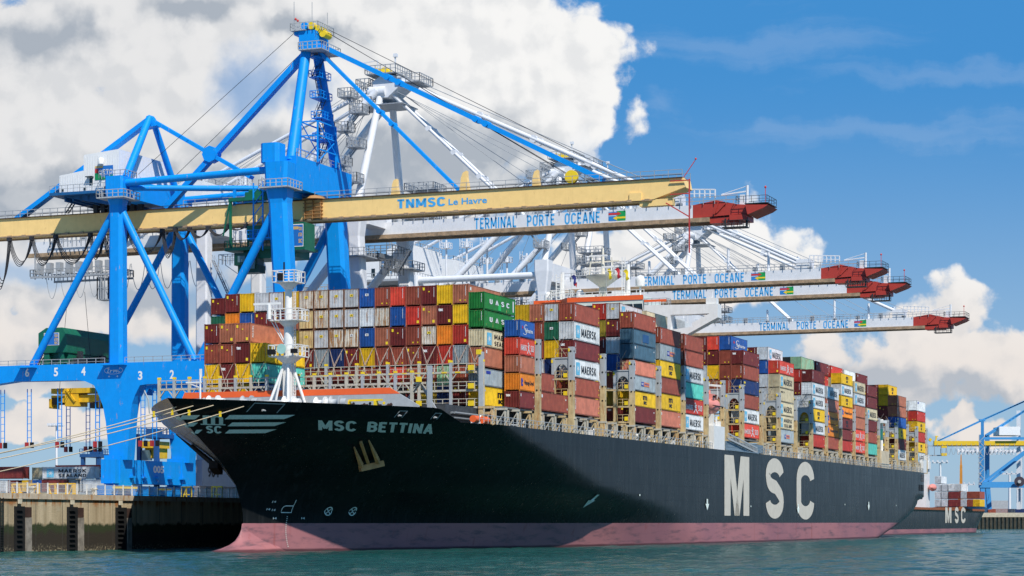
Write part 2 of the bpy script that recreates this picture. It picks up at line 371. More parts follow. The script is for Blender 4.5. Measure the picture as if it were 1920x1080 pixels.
# fence on the coping: posts, top rail, wire panels
wht = mat('white_paint', (.74, .74, .72), .45, var=.06, streak=.12)
fence = thing('quay_fence', 'white mesh fence with upright posts along the quay edge', 'fence', (QT-.6, 250, QZ+.75))
for i in range(36):
    s0 = 228+2.4*i; pb = MB(); pb.box(QT-.66, QT-.54, s0-.1, s0+.1, QZ+.75, QZ+2.25); part('post', pb, wht, fence)
pb = MB()
for i in range(36*12):
    s0 = 228+.2*i; pb.box(QT-.612, QT-.588, s0-.012, s0+.012, QZ+.95, QZ+2.15)
for z in (.95, 1.5, 2.15): pb.box(QT-.62, QT-.58, 228, 314, QZ+z-.02, QZ+z+.02)
part('mesh_panel', pb, mat('fence_grey', (.55, .55, .54), .5), fence)
blk = mat('black_rubber', (.012, .012, .012), .7, var=.2)
tim = mat('weathered_timber', (.26, .23, .19), .85, var=.3, streak=.4)
def st_of(px, t):
    qv = (px-960)/FOC; return (qv*t*NY-t*NX)/(UX-qv*UY)
def t_of(px, s):
    qv = (px-960)/FOC; return (qv*s*UY-s*UX)/(NX-qv*NY)
def z_of(py, s, t): return (HZ-py)*(s*UY+t*NY)/FOC+CAMH
def A(px, py, s):
    t = t_of(px, s); return (t, s, z_of(py, s, t))
def B(px, py, t):
    s = st_of(px, t); return (t, s, z_of(py, s, t))
for i, (a, b_, c_, lab) in enumerate(((26, 43, 54, 'black rubber fender strip with pale timber post nearest the left edge of the quay wall'), (125, 142, 152, 'black rubber fender strip with pale timber post between two others on the sunlit quay wall'), (216, 234, 242, 'black rubber fender strip with pale timber post, cut by the edge of the bow shadow'))):
    sa, sb, sc = (st_of(x, QT) for x in (a, b_, c_))
    f = thing('quay_fender', lab, 'fender', (QT, sa, 0), 'fenders on the quay wall')
    m = MB(); m.box(QT, QT+.35, sa, sb, -1, 6.1)
    for k in range(9): m.box(QT+.35, QT+.6, sa+.1, sa+(sb-sa)*.62, .25+.66*k, .42+.66*k)
    part('rubber_panel', m, blk, f)
    m = MB(); m.box(QT, QT+.5, sb+.04, sc, -1, 4.6); part('timber_post', m, tim, f)
    m = MB(); m.box(QT, QT+.45, sb+.04, sc, 4.63, 6.0); part('steel_cap', m, mat('dark_rust', (.05, .025, .018), .8, var=.3), f)
    m = MB(); m.box(QT+.26, QT+.5, sa+.5, sa+1.2, 6.45, 7.05); part('chain_bracket', m, mat('cream_paint', (.62, .56, .42), .6, streak=.3), f)
m = MB(); s0 = st_of(3.5, QT+.3); m.ladder((QT+.3, s0, -1), (QT+.3, s0, 7.2), .7, (0, 1, 0), .32, .05)
solo('quay_ladder', m, blk, (QT, s0, 0), 'dark rung ladder down the quay wall at the left edge', 'ladder')
# ------------------------------------------------------------------ the big ship: hull
ZS = [-8, 0, 5.5, 9, 12, 15, 17.5, 19.5]; STM = [256, 254, 253.8, 251.8, 247.6, 241.8, 237.1, 234.3]; LRN = [142, 138, 114, 76.3, 66.1, 54.2, 46.6, 44]
CLN, HB = -138.5, 25.5
SEZ = [(-8, 500), (0, 553), (1.5, 563), (3.2, 576), (5, 588), (7, 598), (9, 603.5), (11, 606), (20, 606.5)]
def ip(xs, ys, x):
    if x <= xs[0]: return ys[0]
    for i in range(1, len(xs)):
        if x <= xs[i]: return ys[i-1]+(ys[i]-ys[i-1])*(x-xs[i-1])/(xs[i]-xs[i-1])
    return ys[-1]
def s_end(z): return ip([a for a, _ in SEZ], [b for _, b in SEZ], z)
def half(s, z):
    x = max(0, min(1, (s-ip(ZS, STM, z))/ip(ZS, LRN, z))); k = max(0, min(1, z/19.5))
    w = HB*(1-(1-x)**(2-.65*k))
    e = s_end(z); lr = 20 if z < 11 else 10
    y = max(0, min(1, (s-(e-lr))/lr)); return w*(1-(.20 if z < 11 else .08)*y**2.6)
def hpt(s, z, off=.03): return (CLN+half(s, z)+off, s, z)
def top_z(s): return 19.5 if s < 268.5 else (17.75 if s > 274 else 19.5-1.75*(s-268.5)/5.5)
ship = thing('container_ship', 'long black hulled container ship with pink waterline band and white bow lettering', 'ship', (CLN, 420, 0))
NP = 120
def hull_grid(zs, topf=None):
    m = MB(); n = NP+1
    for sg in (1, -1):
        vs = []
        for j, z0 in enumerate(zs):
            a, b2 = ip(ZS, STM, z0), s_end(z0)
            for i in range(n):
                u = (i/NP)**1.7
                s = a+(b2-a)*u; z = z0
                if topf: z = min(z0, topf(s))
                vs.append((CLN+sg*half(s, z0), s, z))
        fs = []
        for j in range(len(zs)-1):
            for i in range(NP):
                q4 = (j*n+i, j*n+i+1, (j+1)*n+i+1, (j+1)*n+i); fs.append(q4 if sg > 0 else q4[::-1])
        m.add(vs, fs, True)
        # close the stern
    for j in range(len(zs)-1):
        za, zb = zs[j], zs[j+1]; ea, eb = s_end(za), s_end(zb); ha, hb = half(ea, za), half(eb, zb)
        m.add([(CLN-ha, ea, za), (CLN+ha, ea, za), (CLN+hb, eb, zb), (CLN-hb, eb, zb)], [(0, 1, 2, 3)])
    return m
hm = bpy.data.materials.new('black_hull_paint'); hm.use_nodes = True
n = NT(hm.node_tree); p = n.n['Principled BSDF']; tc = n.n.new('ShaderNodeTexCoord').outputs['Object']
v1 = n.noise(n.vec('MULTIPLY', tc, (.5, .5, .5)), .25, 6, .6); v2 = n.noise(n.vec('MULTIPLY', tc, (1, 1, .05)), 1.2, 5, .65)
c = n.mix(n.smooth(v1, .3, .7), (.005, .006, .007), (.010, .012, .013))
c = n.mix(n.math('MULTIPLY', n.smooth(v2, .5, .8), .5), c, (.042, .044, .044))
v3 = n.noise(n.vec('MULTIPLY', tc, (1, 1, .06)), .9, 7, .7)
ztop = n.smooth(n.sep(tc)[2], 9.0, 17.5)
c = n.mix(n.math('MULTIPLY', n.math('MULTIPLY', n.smooth(v3, .60, .72), ztop), .6), c, (.15, .095, .05))
n.put(p.inputs['Base Color'], c); p.inputs['Specular IOR Level'].default_value = .13
bk = n.n.new('ShaderNodeTexBrick'); n.put(bk.inputs['Vector'], n.comb(n.sep(tc)[1], n.sep(tc)[2], 0.0)); bk.inputs['Scale'].default_value = 1.0; bk.inputs['Brick Width'].default_value = 11.0; bk.inputs['Row Height'].default_value = 2.6; bk.inputs['Mortar Size'].default_value = .035; bk.inputs['Color1'].default_value = (.275, .275, .275, 1); bk.inputs['Color2'].default_value = (.295, .295, .295, 1); bk.inputs['Mortar'].default_value = (.345, .345, .345, 1)
rg = n.math('MULTIPLY_ADD', n.math('SUBTRACT', n.noise(n.vec('MULTIPLY', tc, (1, 1, .12)), .7, 7, .68), .5), .26, bk.outputs[0])
n.put(p.inputs['Roughness'], n.math('MULTIPLY_ADD', n.math('SUBTRACT', v1, .5), .12, rg))
pb2 = n.n.new('ShaderNodeBump'); pb2.inputs['Strength'].default_value = .12; pb2.inputs['Distance'].default_value = .2
n.put(pb2.inputs['Height'], n.noise(n.vec('MULTIPLY', tc, (1, .35, .5)), .5, 3, .5)); n.l.new(pb2.outputs[0], p.inputs['Normal'])
part('hull', hull_grid([3.85, 5, 6, 7, 8, 9, 10, 11, 12, 13, 14, 15, 16, 17, 17.75]), hm, ship)
# bulwark round the forecastle
m = MB()
for sg in (1, -1):
    sv = [234.3+((i/46)**1.5)*39.7 for i in range(47)]
    for d in (0, .25):
        a = []
        for s_ in sv:
            tz = top_z(s_); s0 = max(s_, ip(ZS, STM, 17.75))
            a.append((CLN+sg*max(0, half(s0, 17.75)-d), s0, 17.75)); a.append((CLN+sg*max(0, half(s_, tz)-d), s_, tz))
        fs = [(2*i, 2*i+2, 2*i+3, 2*i+1) for i in range(46)]
        m.add(a, fs, True)
    a = []
    for s_ in sv:
        tz = top_z(s_); a += [(CLN+sg*half(s_, tz), s_, tz+.002), (CLN+sg*max(0, half(s_, tz)-.25), s_, tz+.002)]
    m.add(a, [(2*i, 2*i+2, 2*i+3, 2*i+1) for i in range(46)])
part('bulwark', m, hm, ship)
pk = bpy.data.materials.new('pink_antifouling'); pk.use_nodes = True
n = NT(pk.node_tree); p = n.n['Principled BSDF']; tc = n.n.new('ShaderNodeTexCoord').outputs['Object']
v1 = n.noise(n.vec('MULTIPLY', tc, (1, .16, 1.4)), .7, 7, .68); v2 = n.noise(n.vec('MULTIPLY', tc, (1, 1, .08)), .8, 6, .65); v3 = n.noise(tc, .06, 3, .5)
c = n.mix(n.smooth(v3, .35, .65), (.33, .135, .155), (.43, .17, .175))
c = n.mix(n.math('MULTIPLY', n.smooth(v1, .47, .72), .85), c, (.11, .07, .085))
c = n.mix(n.math('MULTIPLY', n.smooth(v2, .58, .74), .75), c, (.30, .07, .055))
c = n.mix(n.smooth(n.math('ADD', n.sep(tc)[2], n.math('MULTIPLY', v1, .5)), .75, .45), c, (.10, .035, .04))
n.put(p.inputs['Base Color'], c); p.inputs['Roughness'].default_value = .6
m = hull_grid([-6, -4, -2, -1, 0, .7, 1.4, 2.2, 3, 3.85])
def ellipsoid(m, c, r, nu=28, nv=16):
    vs = []
    for j in range(nv+1):
        f = math.pi*j/nv
        for i in range(nu):
            x = 2*math.pi*i/nu; vs.append((c[0]+r[0]*math.sin(f)*math.cos(x), c[1]+r[1]*math.sin(f)*math.sin(x), c[2]-r[2]*math.cos(f)))
    m.add(vs, [(j*nu+i, j*nu+(i+1) % nu, (j+1)*nu+(i+1) % nu, (j+1)*nu+i) for j in range(nv) for i in range(nu)], True)
# bulbous bow, its flare running up into the stem
rows = []
for z, sn, w in ((3.8, 253.6, .05), (3.0, 253.4, .35), (2.2, 252.9, .8), (1.5, 252.2, 1.25), (.95, 251.0, 1.8), (.5, 249.2, 2.4), (.2, 247.2, 3.0), (-.2, 245.0, 3.8), (-1, 243.4, 4.6), (-3, 243.2, 5)):
    row = []
    for i in range(25):
        a = math.pi*i/24; k = abs(math.cos(a))**1.0
        row.append((CLN+w*math.cos(a), 260-(260-sn)*math.sin(a)**.55, z))
    rows.append(row)
m.add([v for r_ in rows for v in r_], [(j*25+i, (j+1)*25+i, (j+1)*25+i+1, j*25+i+1) for j in range(len(rows)-1) for i in range(24)], True)
part('boot_topping', m, pk, ship)
# decks
gdk = mat('deck_grey', (.20, .21, .21), .7, var=.2, rust=.15)
m = MB(); lv = []
for i in range(70):
    s_ = 237.2+(606-237.2)*(i/69)**1.4; lv.append((s_, half(s_, 17.6)-.1))
m.add([(CLN+w, s_, 17.6) for s_, w in lv]+[(CLN-w, s_, 17.6) for s_, w in lv], [(i, i+1, 71+i, 70+i) for i in range(69)])
part('main_deck', m, gdk, ship)
m = MB(); lv = [(235.5+33*i/30, 0) for i in range(31)]
m.add([(CLN+half(s_, 18.4)-.3, s_, 18.5) for s_, w in lv]+[(CLN-half(s_, 18.4)+.3, s_, 18.5) for s_, w in lv], [(i, i+1, 32+i, 31+i) for i in range(30)])
part('forecastle_deck', m, gdk, ship)
# --- lettering wrapped on the hull
cream = mat('hull_lettering_cream', (.66, .60, .50), .6, var=.05, streak=.22, dirt=(.34, .26, .15))
pale = mat('hull_lettering_pale', (.80, .88, .80), .55, var=.06, streak=.2)
def wrap(mb_src, off=.035, cell=.7, side=1):
    bm = bmesh.new(); vv = [bm.verts.new((v[1], v[2], 0)) for v in mb_src.v]
    for f in mb_src.f:
        try: bm.faces.new([vv[i] for i in f])
        except ValueError: pass
    xs = [v.co.x for v in bm.verts]; ys = [v.co.y for v in bm.verts]
    for ax, lo_, hi_ in ((0, min(xs), max(xs)), (1, min(ys), max(ys))):
        x = lo_+cell
        while x < hi_:
            no = (1, 0, 0) if ax == 0 else (0, 1, 0); co = (x, 0, 0) if ax == 0 else (0, x, 0)
            bmesh.ops.bisect_plane(bm, geom=bm.verts[:]+bm.edges[:]+bm.faces[:], plane_co=co, plane_no=no); x += cell
    out = MB(); bm.verts.index_update()
    out.add([hpt(v.co.x, v.co.y, off) if side > 0 else (CLN-half(v.co.x, v.co.y)-off, v.co.x, v.co.y) for v in bm.verts], [tuple(v.index for v in f.verts) for f in bm.faces], True); bm.free(); return out
def big_M(mb, fn):
    for pl in ([(0, 0), (.24, 0), (.24, 1), (0, 1)], [(.76, 0), (1, 0), (1, 1), (.76, 1)], [(.24, .62), (.40, 0), (.60, 0), (.36, 1), (.24, 1)], [(.60, 0), (.76, .62), (.76, 1), (.64, 1), (.415, 0)]):
        poly(mb, fn, pl)
def big_S(mb, fn):
    p_ = arc(.5, .735, .37, .175, 5, 180, 14)+[(.155, .66)]+arc(.44, .70, .30, .16, 205, 262, 6)+[(.55, .52)]+arc(.55, .29, .315, .17, 60, 0, 6)[1:]+arc(.5, .265, .37, .175, 0, -180, 14)
    stroke(mb, p_, .245, lambda x, y: fn(x, y))
def big_C(mb, fn):
    p_ = arc(.5, .705, .37, .205, 0, 180, 14)+arc(.5, .295, .37, .205, 180, 360, 14)
    stroke(mb, p_, .245, fn)
for nm, fnc, s0, s1, z0, z1 in (('M', big_M, 397.4, 415.3, 5.25, 16.9), ('S', big_S, 428.0, 442.8, 5.1, 16.85), ('C', big_C, 453.8, 470.0, 4.95, 16.8)):
    mm = MB(); fnc(mm, lambda u, v, s0=s0, s1=s1, z0=z0, z1=z1: (0, s0+(s1-s0)*u, z0+(z1-z0)*v)); part('hull_letter', wrap(mm, .04, 2.0), cream, ship)
mm = MB(); nf = lambda u, v: (0, 253.4+16.5*u+1.75*(1-v), 16.15+1.2*v); text(mm, 'MSC', lambda u, v: nf(.30*u, v), .05); text(mm, 'BETTINA', lambda u, v: nf(.40+.6*u, v), .05); part('ship_name', wrap(mm, .05, .5), pale, ship)
# emblem with bars on the bow
mm = MB(); fnb = lambda s_, z_: (0, s_, z_)
def ez(s_, z): return z-.035*(249.7-s_)
for z0, z1, a0 in ((17.38, 17.91, 235.6), (16.5, 16.98, 236.9), (15.6, 16.08, 238.1)):
    zm = (z0+z1)/2-.3; cx = 241.75+1.15*(16.6-zm); r_ = math.sqrt(max(.05, 1.85**2-(1.15*(zm-16.5))**2))
    lo_ = max(a0, ip(ZS, STM, zm)+.08)
    for q0, q1, c0, c1 in ((lo_+.05, cx-r_, lo_, cx-r_), (cx+r_, 249.1, cx+r_, 249.9)):
        if q1 > q0+.3: poly(mm, fnb, [(q0, ez(q0, z0)), (q1, ez(q1, z0)), (c1, ez(c1, z1)), (c0, ez(c0, z1))])
part('bow_stripe', wrap(mm, .05, .3), pale, ship)
mm = MB()
for z0, z1, e_ in ((16.9, 17.4, 3.4), (16.0, 16.5, 2.6), (15.1, 15.6, 1.8)):
    q0 = ip(ZS, STM, (z0+z1)/2)+.06; poly(mm, fnb, [(q0, z0), (q0+e_-.4, z0), (q0+e_, z1), (q0, z1)])
part('bow_stripe', wrap(mm, .05, .3, -1), pale, ship)
mm = MB(); shr = lambda s_, z_: (0, s_+1.15*(16.5-z_), z_)
text(mm, 'm', lambda u, v: shr(240.75+2.25*u, 16.5+1.02*v), .025); text(mm, 'SC', lambda u, v: shr(241.1+1.7*u, 15.42+.86*v), .05)
rect(mm, lambda u, v: shr(240.5+2.8*u, 16.4+.12*v)); part('bow_emblem', wrap(mm, .06, .3), pale, ship)
# thruster and draught marks
def hmark(nm, *fs):
    mm = MB()
    for f in fs: f(mm)
    part(nm, wrap(mm, .13, .4), pale, ship)
for s_, z_ in ((268.0, 5.5), (272.4, 5.5)):
    hmark('thruster_mark', lambda mm: stroke(mm, arc(s_, z_, .62, .55, 0, 360, 24), .13, fnb), *[(lambda mm, a=a: stroke(mm, [(s_-.55*math.cos(R(a)), z_-.5*math.sin(R(a))), (s_+.55*math.cos(R(a)), z_+.5*math.sin(R(a)))], .12, fnb)) for a in (45, 135)])
hmark('bulb_mark', lambda mm: stroke(mm, [(261.6, 6.2), (260.4, 6.2)]+arc(260.4, 5.75, .5, .45, 90, 180, 5)+[(259.9, 5.3), (261.6, 5.3), (261.6, 7.0)], .12, fnb))
for s_, z_ in ((257.9, 6.6), (257.4, 5.6), (258.3, 5.5), (258.6, 4.4), (263.4, 4.4)): hmark('draught_number', lambda mm: text(mm, '14', lambda u, v: (0, s_+.6*u, z_+.28*v), .03))
hmark('draught_scale', *[(lambda mm, i=i: rect(mm, lambda u, v: (0, 260.9+.03*i-.35*math.sin(i/15*3)+.16*u, 4.7-i*.27+.1*v))) for i in range(16)])
for s_, z_ in ((325.7, 7.3), (385.5, 7.2), (455.0, 6.8), (526.6, 7.9)):
    hmark('tug_mark', lambda mm: poly(mm, fnb, [(s_-.45, z_+.2), (s_+.45, z_+.2), (s_+.45, z_+1.1), (s_-.45, z_+1.1)]), lambda mm: poly(mm, fnb, [(s_-1.2, z_+.2), (s_, z_-1.0), (s_+1.2, z_+.2)]))
for s_, z_ in ((345, 8.4), (416, 7), (500, 8), (560, 8.2)): hmark('frame_mark', lambda mm: rect(mm, lambda u, v: (0, s_+.5*u, z_+.3*v)))
# hawse openings and small mooring ports in the bulwark
dkm = mat('dark_opening', (.004, .004, .005), .8, var=0)
galv = mat('galvanised', (.42, .43, .43), .5, var=.1, streak=.15)
for s0, s1, z0, z1 in ((244.1, 247.5, 18.1, 19.15), (263.0, 264.0, 18.05, 18.85), (268.6, 269.5, 18.0, 18.75)):
    m = MB(); rect(m, lambda u, v: (0, s0+(s1-s0)*u, z0+(z1-z0)*v)); ob = part('mooring_port', wrap(m, .02, .4), dkm, ship)
    m = MB()
    for a0, a1, b0, b1 in ((s0-.12, s0, z0, z1), (s1, s1+.12, z0, z1), (s0-.12, s1+.12, z1, z1+.1)): rect(m, lambda u, v, a0=a0, a1=a1, b0=b0, b1=b1: (0, a0+(a1-a0)*u, b0+(b1-b0)*v))
    part('port_frame', wrap(m, .05, .4), galv, ob)
    m = MB(); c_ = hpt((s0+s1)/2, z0+.25, .0); m.tube((c_[0], c_[1]-.3, c_[2]), (c_[0]+.1, c_[1]+.3, c_[2]), .14); part('roller', m, galv, ob)
# anchors: pocket, shank and flukes
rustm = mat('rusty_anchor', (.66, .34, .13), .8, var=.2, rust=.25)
c_ = hpt(264.3, 13.6, 0)
an = thing('ship_anchor', 'rusty anchor drawn up in its dark recess below the ship name', 'anchor', (c_[0], c_[1], c_[2]))
def aw(ds, dz, o): return hpt(264.3+ds-1.45*dz, 13.2+dz, o)
m = MB(); m.add([aw(.5+1.8*math.cos(x), 1.75+.9*math.sin(x), .03) for x in [6.283*i/20 for i in range(20)]], [tuple(range(20))]); part('hawse_recess', m, dkm, an)
m = MB()
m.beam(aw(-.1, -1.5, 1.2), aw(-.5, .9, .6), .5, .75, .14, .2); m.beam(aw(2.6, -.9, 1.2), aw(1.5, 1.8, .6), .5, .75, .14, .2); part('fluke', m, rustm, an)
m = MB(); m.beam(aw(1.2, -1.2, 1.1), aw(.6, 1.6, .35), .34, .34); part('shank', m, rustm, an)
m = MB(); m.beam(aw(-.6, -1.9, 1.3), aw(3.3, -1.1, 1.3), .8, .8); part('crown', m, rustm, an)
def bw(ds, dz, o): s_, z_ = 258.5+ds, 13.0+dz; return (CLN-half(s_, z_)-o, s_, z_)
an2 = thing('ship_anchor', 'dark rusty anchor hanging off the far side of the bow by the crane base', 'anchor', bw(0, 0, 0))
m = MB(); m.beam(bw(-1.5, -1.0, .9), bw(-1.2, 3.0, .6), .6, .5, .1, .1); m.beam(bw(1.2, -1, .9), bw(1.2, 2.4, .6), .6, .5, .1, .1); part('fluke', m, mat('dark_rust', None), an2)
m = MB(); m.beam(bw(-1.8, -1.2, .9), bw(1.8, -2.0, .9), 1.2, 1.0); m.beam(bw(0, -1, .6), bw(0, 1.5, .5), .4, .4); part('crown', m, mat('dark_rust', None), an2)
# ------------------------------------------------------------------ shipping containers
PAL = {  # code: (base colour, word, rust, streak)
 'D': ((.17, .026, .024), 'maroon', .0, .12), 'B': ((.32, .075, .045), 'red-brown', .0, .15), 'N': ((.43, .15, .085), 'brown-orange', .0, .15),
 'R': ((.52, .045, .03), 'red', .0, .1), 'F': ((.68, .075, .045), 'bright red', .0, .08), 'O': ((.85, .27, .025), 'orange', .05, .1), 'Y': ((.74, .47, .015), 'yellow', .0, .12),
 'W': ((.60, .63, .65), 'pale grey', .12, .25), 'H': ((.68, .70, .70), 'white', .05, .2), 'C': ((.62, .54, .36), 'cream', .25, .35), 'X': ((.66, .62, .54), 'rust-eaten white', .80, .5),
 'Z': ((.66, .52, .26), 'rust-stained cream', .5, .8), 'V': ((.58, .60, .62), 'grey-white rusty', .38, .3), 'G': ((.016, .19, .035), 'green', .0, .12), 'E': ((.02, .13, .07), 'dark green', .1, .2),
 'U': ((.02, .10, .36), 'blue', .1, .2), 'K': ((.012, .035, .14), 'navy blue', .0, .15), 'T': ((.10, .50, .41), 'teal', .0, .15), 'L': ((.34, .40, .43), 'grey-blue', .15, .3),
 'S': ((.065, .14, .20), 'steel blue', .08, .2), 'A': ((.62, .21, .135), 'salmon', .0, .2), 'M': ((.32, .56, .36), 'mint green', .5, .4), 'J': ((.03, .035, .04), 'charcoal', .0, .15), 'Q': ((.36, .27, .03), 'olive', .0, .2)}
def cmat(c, f=False):
    col, w, ru, sk = PAL[c]
    if f and c in 'XZV': return mat('rust-brown frame', (.16, .075, .04), .7, var=.3, streak=.3, rust=.4)
    if f: return mat(w+' frame', tuple(x*.78 for x in col), .6, var=.2, streak=.5, rust=max(.35, ru), objvar=.06)
    return mat(w+' container paint', col, .5, var=.17, streak=min(.8, sk+.14), rust=max(ru, .10), objvar=.14)
CW = 2.438; CMESH = {}
def corrug(mb, a, b, z0, z1, fix, ax, dep, n):
    """trapezoid corrugation between a and b, recessed from plane fix"""
    pts = []; p_ = (b-a)/n
    for i in range(n):
        x = a+p_*i; pts += [(x, 0), (x+p_*.42, 0), (x+p_*.52, dep), (x+p_*.90, dep)]
    pts.append((b, 0)); vs = []
    for x, d in pts:
        for z in (z0, z1): vs.append((x, fix+d, z) if ax == 's' else (fix-d, x, z))
    k = len(pts); mb.add(vs, [(2*i, 2*i+2, 2*i+3, 2*i+1) for i in range(k-1)])
def cont_mesh(code, L, Hh, kind):
    key = (code, L, Hh, kind)
    if key in CMESH: return CMESH[key]
    h = CW/2; m = MB(); z0, z1 = .25, Hh-.10
    if kind == 'door':
        m.box(-h+.1, h-.1, .06, .1, z0, z1)
        for x in (-.85, -.35, .35, .85): m.box(x-.03, x+.03, .0, .06, z0+.05, z1-.05)
        for z in (.6, 1.2, 1.8, 2.3): m.box(-h+.12, h-.12, .03, .06, z-.05, z+.05)
    elif kind == 'reefer':
        m.box(-h+.1, h-.1, .05, .1, z0, z1)
        for x in (-.9, -.3, .3): m.box(x, x+.5, .0, .05, .9, z1-.15)
        m.box(-.9, .9, .01, .05, .3, .75)
    else: corrug(m, -h+.09, h-.09, z0, z1, .02, 's', .19, 9)
    corrug(m, .1, L-.1, z0, z1, h-.015, 't', .04, int(L/.28))
    m.box(-h+.06, h-.09, .23, L-.02, .2, Hh-.03)
    f = MB()
    for y in (0, L-.1):
        for x in (-h, h-.1): f.box(x, x+.1, y, y+.1, .0, Hh)
    for x in (-h, h-.07):
        f.box(x, x+.07, .1, L-.1, .10, .17); f.box(x, x+.07, .1, L-.1, Hh-.09, Hh-.03)
    for y in (.09, L-.1): f.box(-h+.1, h-.1, y, y+.07, .17, .25); f.box(-h+.1, h-.1, y-.07, y+.07, Hh-.10, Hh-.02)
    for y in (-.01, L-.17):
        for x in (-h-.01, h-.165):
            for z in (-.01, Hh-.11): f.box(x, x+.175, y, y+.18, z, z+.12)
    a = m.mesh('container'); a.materials.append(cmat(code)); b = f.mesh('frame'); b.materials.append(cmat(code, True))
    CMESH[key] = (a, b); return CMESH[key]
LM = {}
ink = {'w': mat('white_marking', (.78, .78, .76), .5, var=.04), 'k': mat('black_marking', (.015, .015, .02), .5, var=0), 'y': mat('yellow_marking', (.85, .62, .02), .5, var=.05),
       'b': mat('blue_marking', (.02, .05, .35), .5, var=0), 'n': mat('dull_blue_marking', (.03, .10, .24), .5, var=.1), 'c': mat('pale_blue_marking', (.16, .52, .72), .5, var=.03), 'o': mat('orange_marking', (.80, .25, .10), .5, var=0), 'g': mat('bright_green_marking', (.03, .50, .10), .5, var=0), 'r': mat('red_marking', (.6, .04, .03), .5, var=0)}
def star(mb, fn, n=7, r0=.22, r1=.48):
    pts = []
    for i in range(2*n):
        a = math.pi*i/n+math.pi/2; r = r1 if i % 2 == 0 else r0*.62; pts.append((.5+r*math.cos(a), .5+r*math.sin(a)))
    for i in range(0, 2*n): poly(mb, fn, [(.5, .5), pts[i], pts[(i+1) % (2*n)]])
def logo(kind, L, Hh):
    """list of (name, mesh, ink) on the +t side"""
    key = (kind, L, Hh)
    if key in LM: return LM[key]
    X = CW/2+.012; out = []; 
    def S(s0, s1, z0, z1, o=0): return side_fn(X+o, s0*L, s1*L, z0*Hh, z1*Hh)
    def put(nm, k, *calls):
        m = MB()
        for c in calls: c(m)
        me = m.mesh(nm); me.materials.append(ink[k]); out.append(me)
    if kind in ('ma', 'ms'):
        put('star_panel', 'c', lambda m: rect(m, S(.09, .23, .16, .84)))
        put('star', 'w', lambda m: star(m, S(.095, .225, .26, .74, .01)))
        if kind == 'ma': put('lettering', 'k', lambda m: text(m, 'MAERSK', S(.29, .86, .27, .70), .03))
        else: put('lettering', 'k', lambda m: text(m, 'MAERSK', S(.32, .86, .54, .80), .03), lambda m: text(m, 'SEALAND', S(.32, .86, .18, .42), .03))
    elif kind == 'mq':   # tall emblem
        put('emblem', 'k', lambda m: text(m, 'm', S(.42, .60, .52, .78), .05), lambda m: text(m, 'sc', S(.44, .58, .22, .44), .05))
    elif kind == 'hl':
        put('emblem', 'b', lambda m: rect(m, S(.09, .17, .30, .74)), lambda m: rect(m, S(.17, .21, .30, .42)), lambda m: rect(m, S(.17, .21, .52, .66)))
        put('lettering', 'k', lambda m: text(m, 'Hapag-Lloyd', S(.30, .93, .34, .64), .03))
    elif kind == 'hs':
        put('lettering', 'w', lambda m: text(m, 'HAMBURG', S(.06, .45, .30, .62), .02), lambda m: text(m, 'SUD', S(.72, .93, .30, .66), .02),
            lambda m: stroke(m, [(.50, .16), (.60, .48), (.56, .80)], .035, S(0, 1, 0, 1)), lambda m: stroke(m, [(.70, .14), (.58, .44), (.52, .60)], .035, S(0, 1, 0, 1)), lambda m: stroke(m, [(.53, .74), (.66, .60)], .03, S(0, 1, 0, 1)))
    elif kind == 'sc':   # white script
        fn = S(0, 1, 0, 1)
        put('lettering', 'w', lambda m: text(m, 'Safmarine', S(.36, .86, .34, .58), .02), lambda m: stroke(m, arc(.40, .60, .09, .18, 40, 250, 12), .03, fn), lambda m: stroke(m, arc(.33, .36, .12, .16, 60, -150, 12), .028, fn))
        put('star', 'r', lambda m: star(m, S(.10, .26, .44, .76)))
    elif kind == 'pn':
        put('lettering_panel', 'b', lambda m: rect(m, S(.34, .46, .36, .64))); put('lettering_panel', 'o', lambda m: rect(m, S(.46, .70, .36, .64)))
        put('lettering', 'w', lambda m: text(m, 'P&O', S(.35, .45, .43, .58, .01), .02)); put('lettering', 'b', lambda m: text(m, 'Nedlloyd', S(.48, .68, .43, .58, .01), .02))
    elif kind in ('ua', 'u2'):
        for ch, x in (('U', .17), ('A', .36), ('S', .54), ('C', .71)): put('letter', 'w', lambda m, ch=ch, x=x: text(m, ch, S(x, x+.085, .40, .66), .06))
        if kind == 'ua': put('paint_patch', 'g', lambda m: rect(m, S(.44, .53, .12, .46, -.006)))
        put('number_strip', 'w', lambda m: rect(m, S(.91, .945, .22, .84)))
    elif kind == 'tr':   # upright word near the front edge
        fn = S(.05, .085, .30, .88); put('lettering', 'w', lambda m: text(m, 'TRITON', lambda u, v: fn(1-v, u) if False else fn(v, 1-u), .02)); put('sticker', 'y', lambda m: rect(m, S(.955, .975, .20, .30)), lambda m: rect(m, S(.955, .975, .48, .54)))
    elif kind == 'cr': put('lettering', 'w', lambda m: rect(m, S(.05, .09, .70, .86)), lambda m: rect(m, S(.9, .93, .7, .78)), lambda m: rect(m, S(.955, .975, .2, .3)))
    elif kind == 'hp': put('patch', 'n', lambda m: rect(m, S(.40, .68, .25, .78)))
    elif kind == 'ny': put('lettering', 'y', lambda m: rect(m, S(.04, .14, .72, .86)), lambda m: rect(m, S(.05, .12, .55, .62)))
    elif kind == 'ck': put('lettering', 'k', lambda m: text(m, 'MSK 4', S(.08, .36, .66, .80), .02))
    elif kind == 'fr': put('emblem', 'b', lambda m: rect(m, S(.06, .2, .72, .88)))
    LM[key] = out; return out
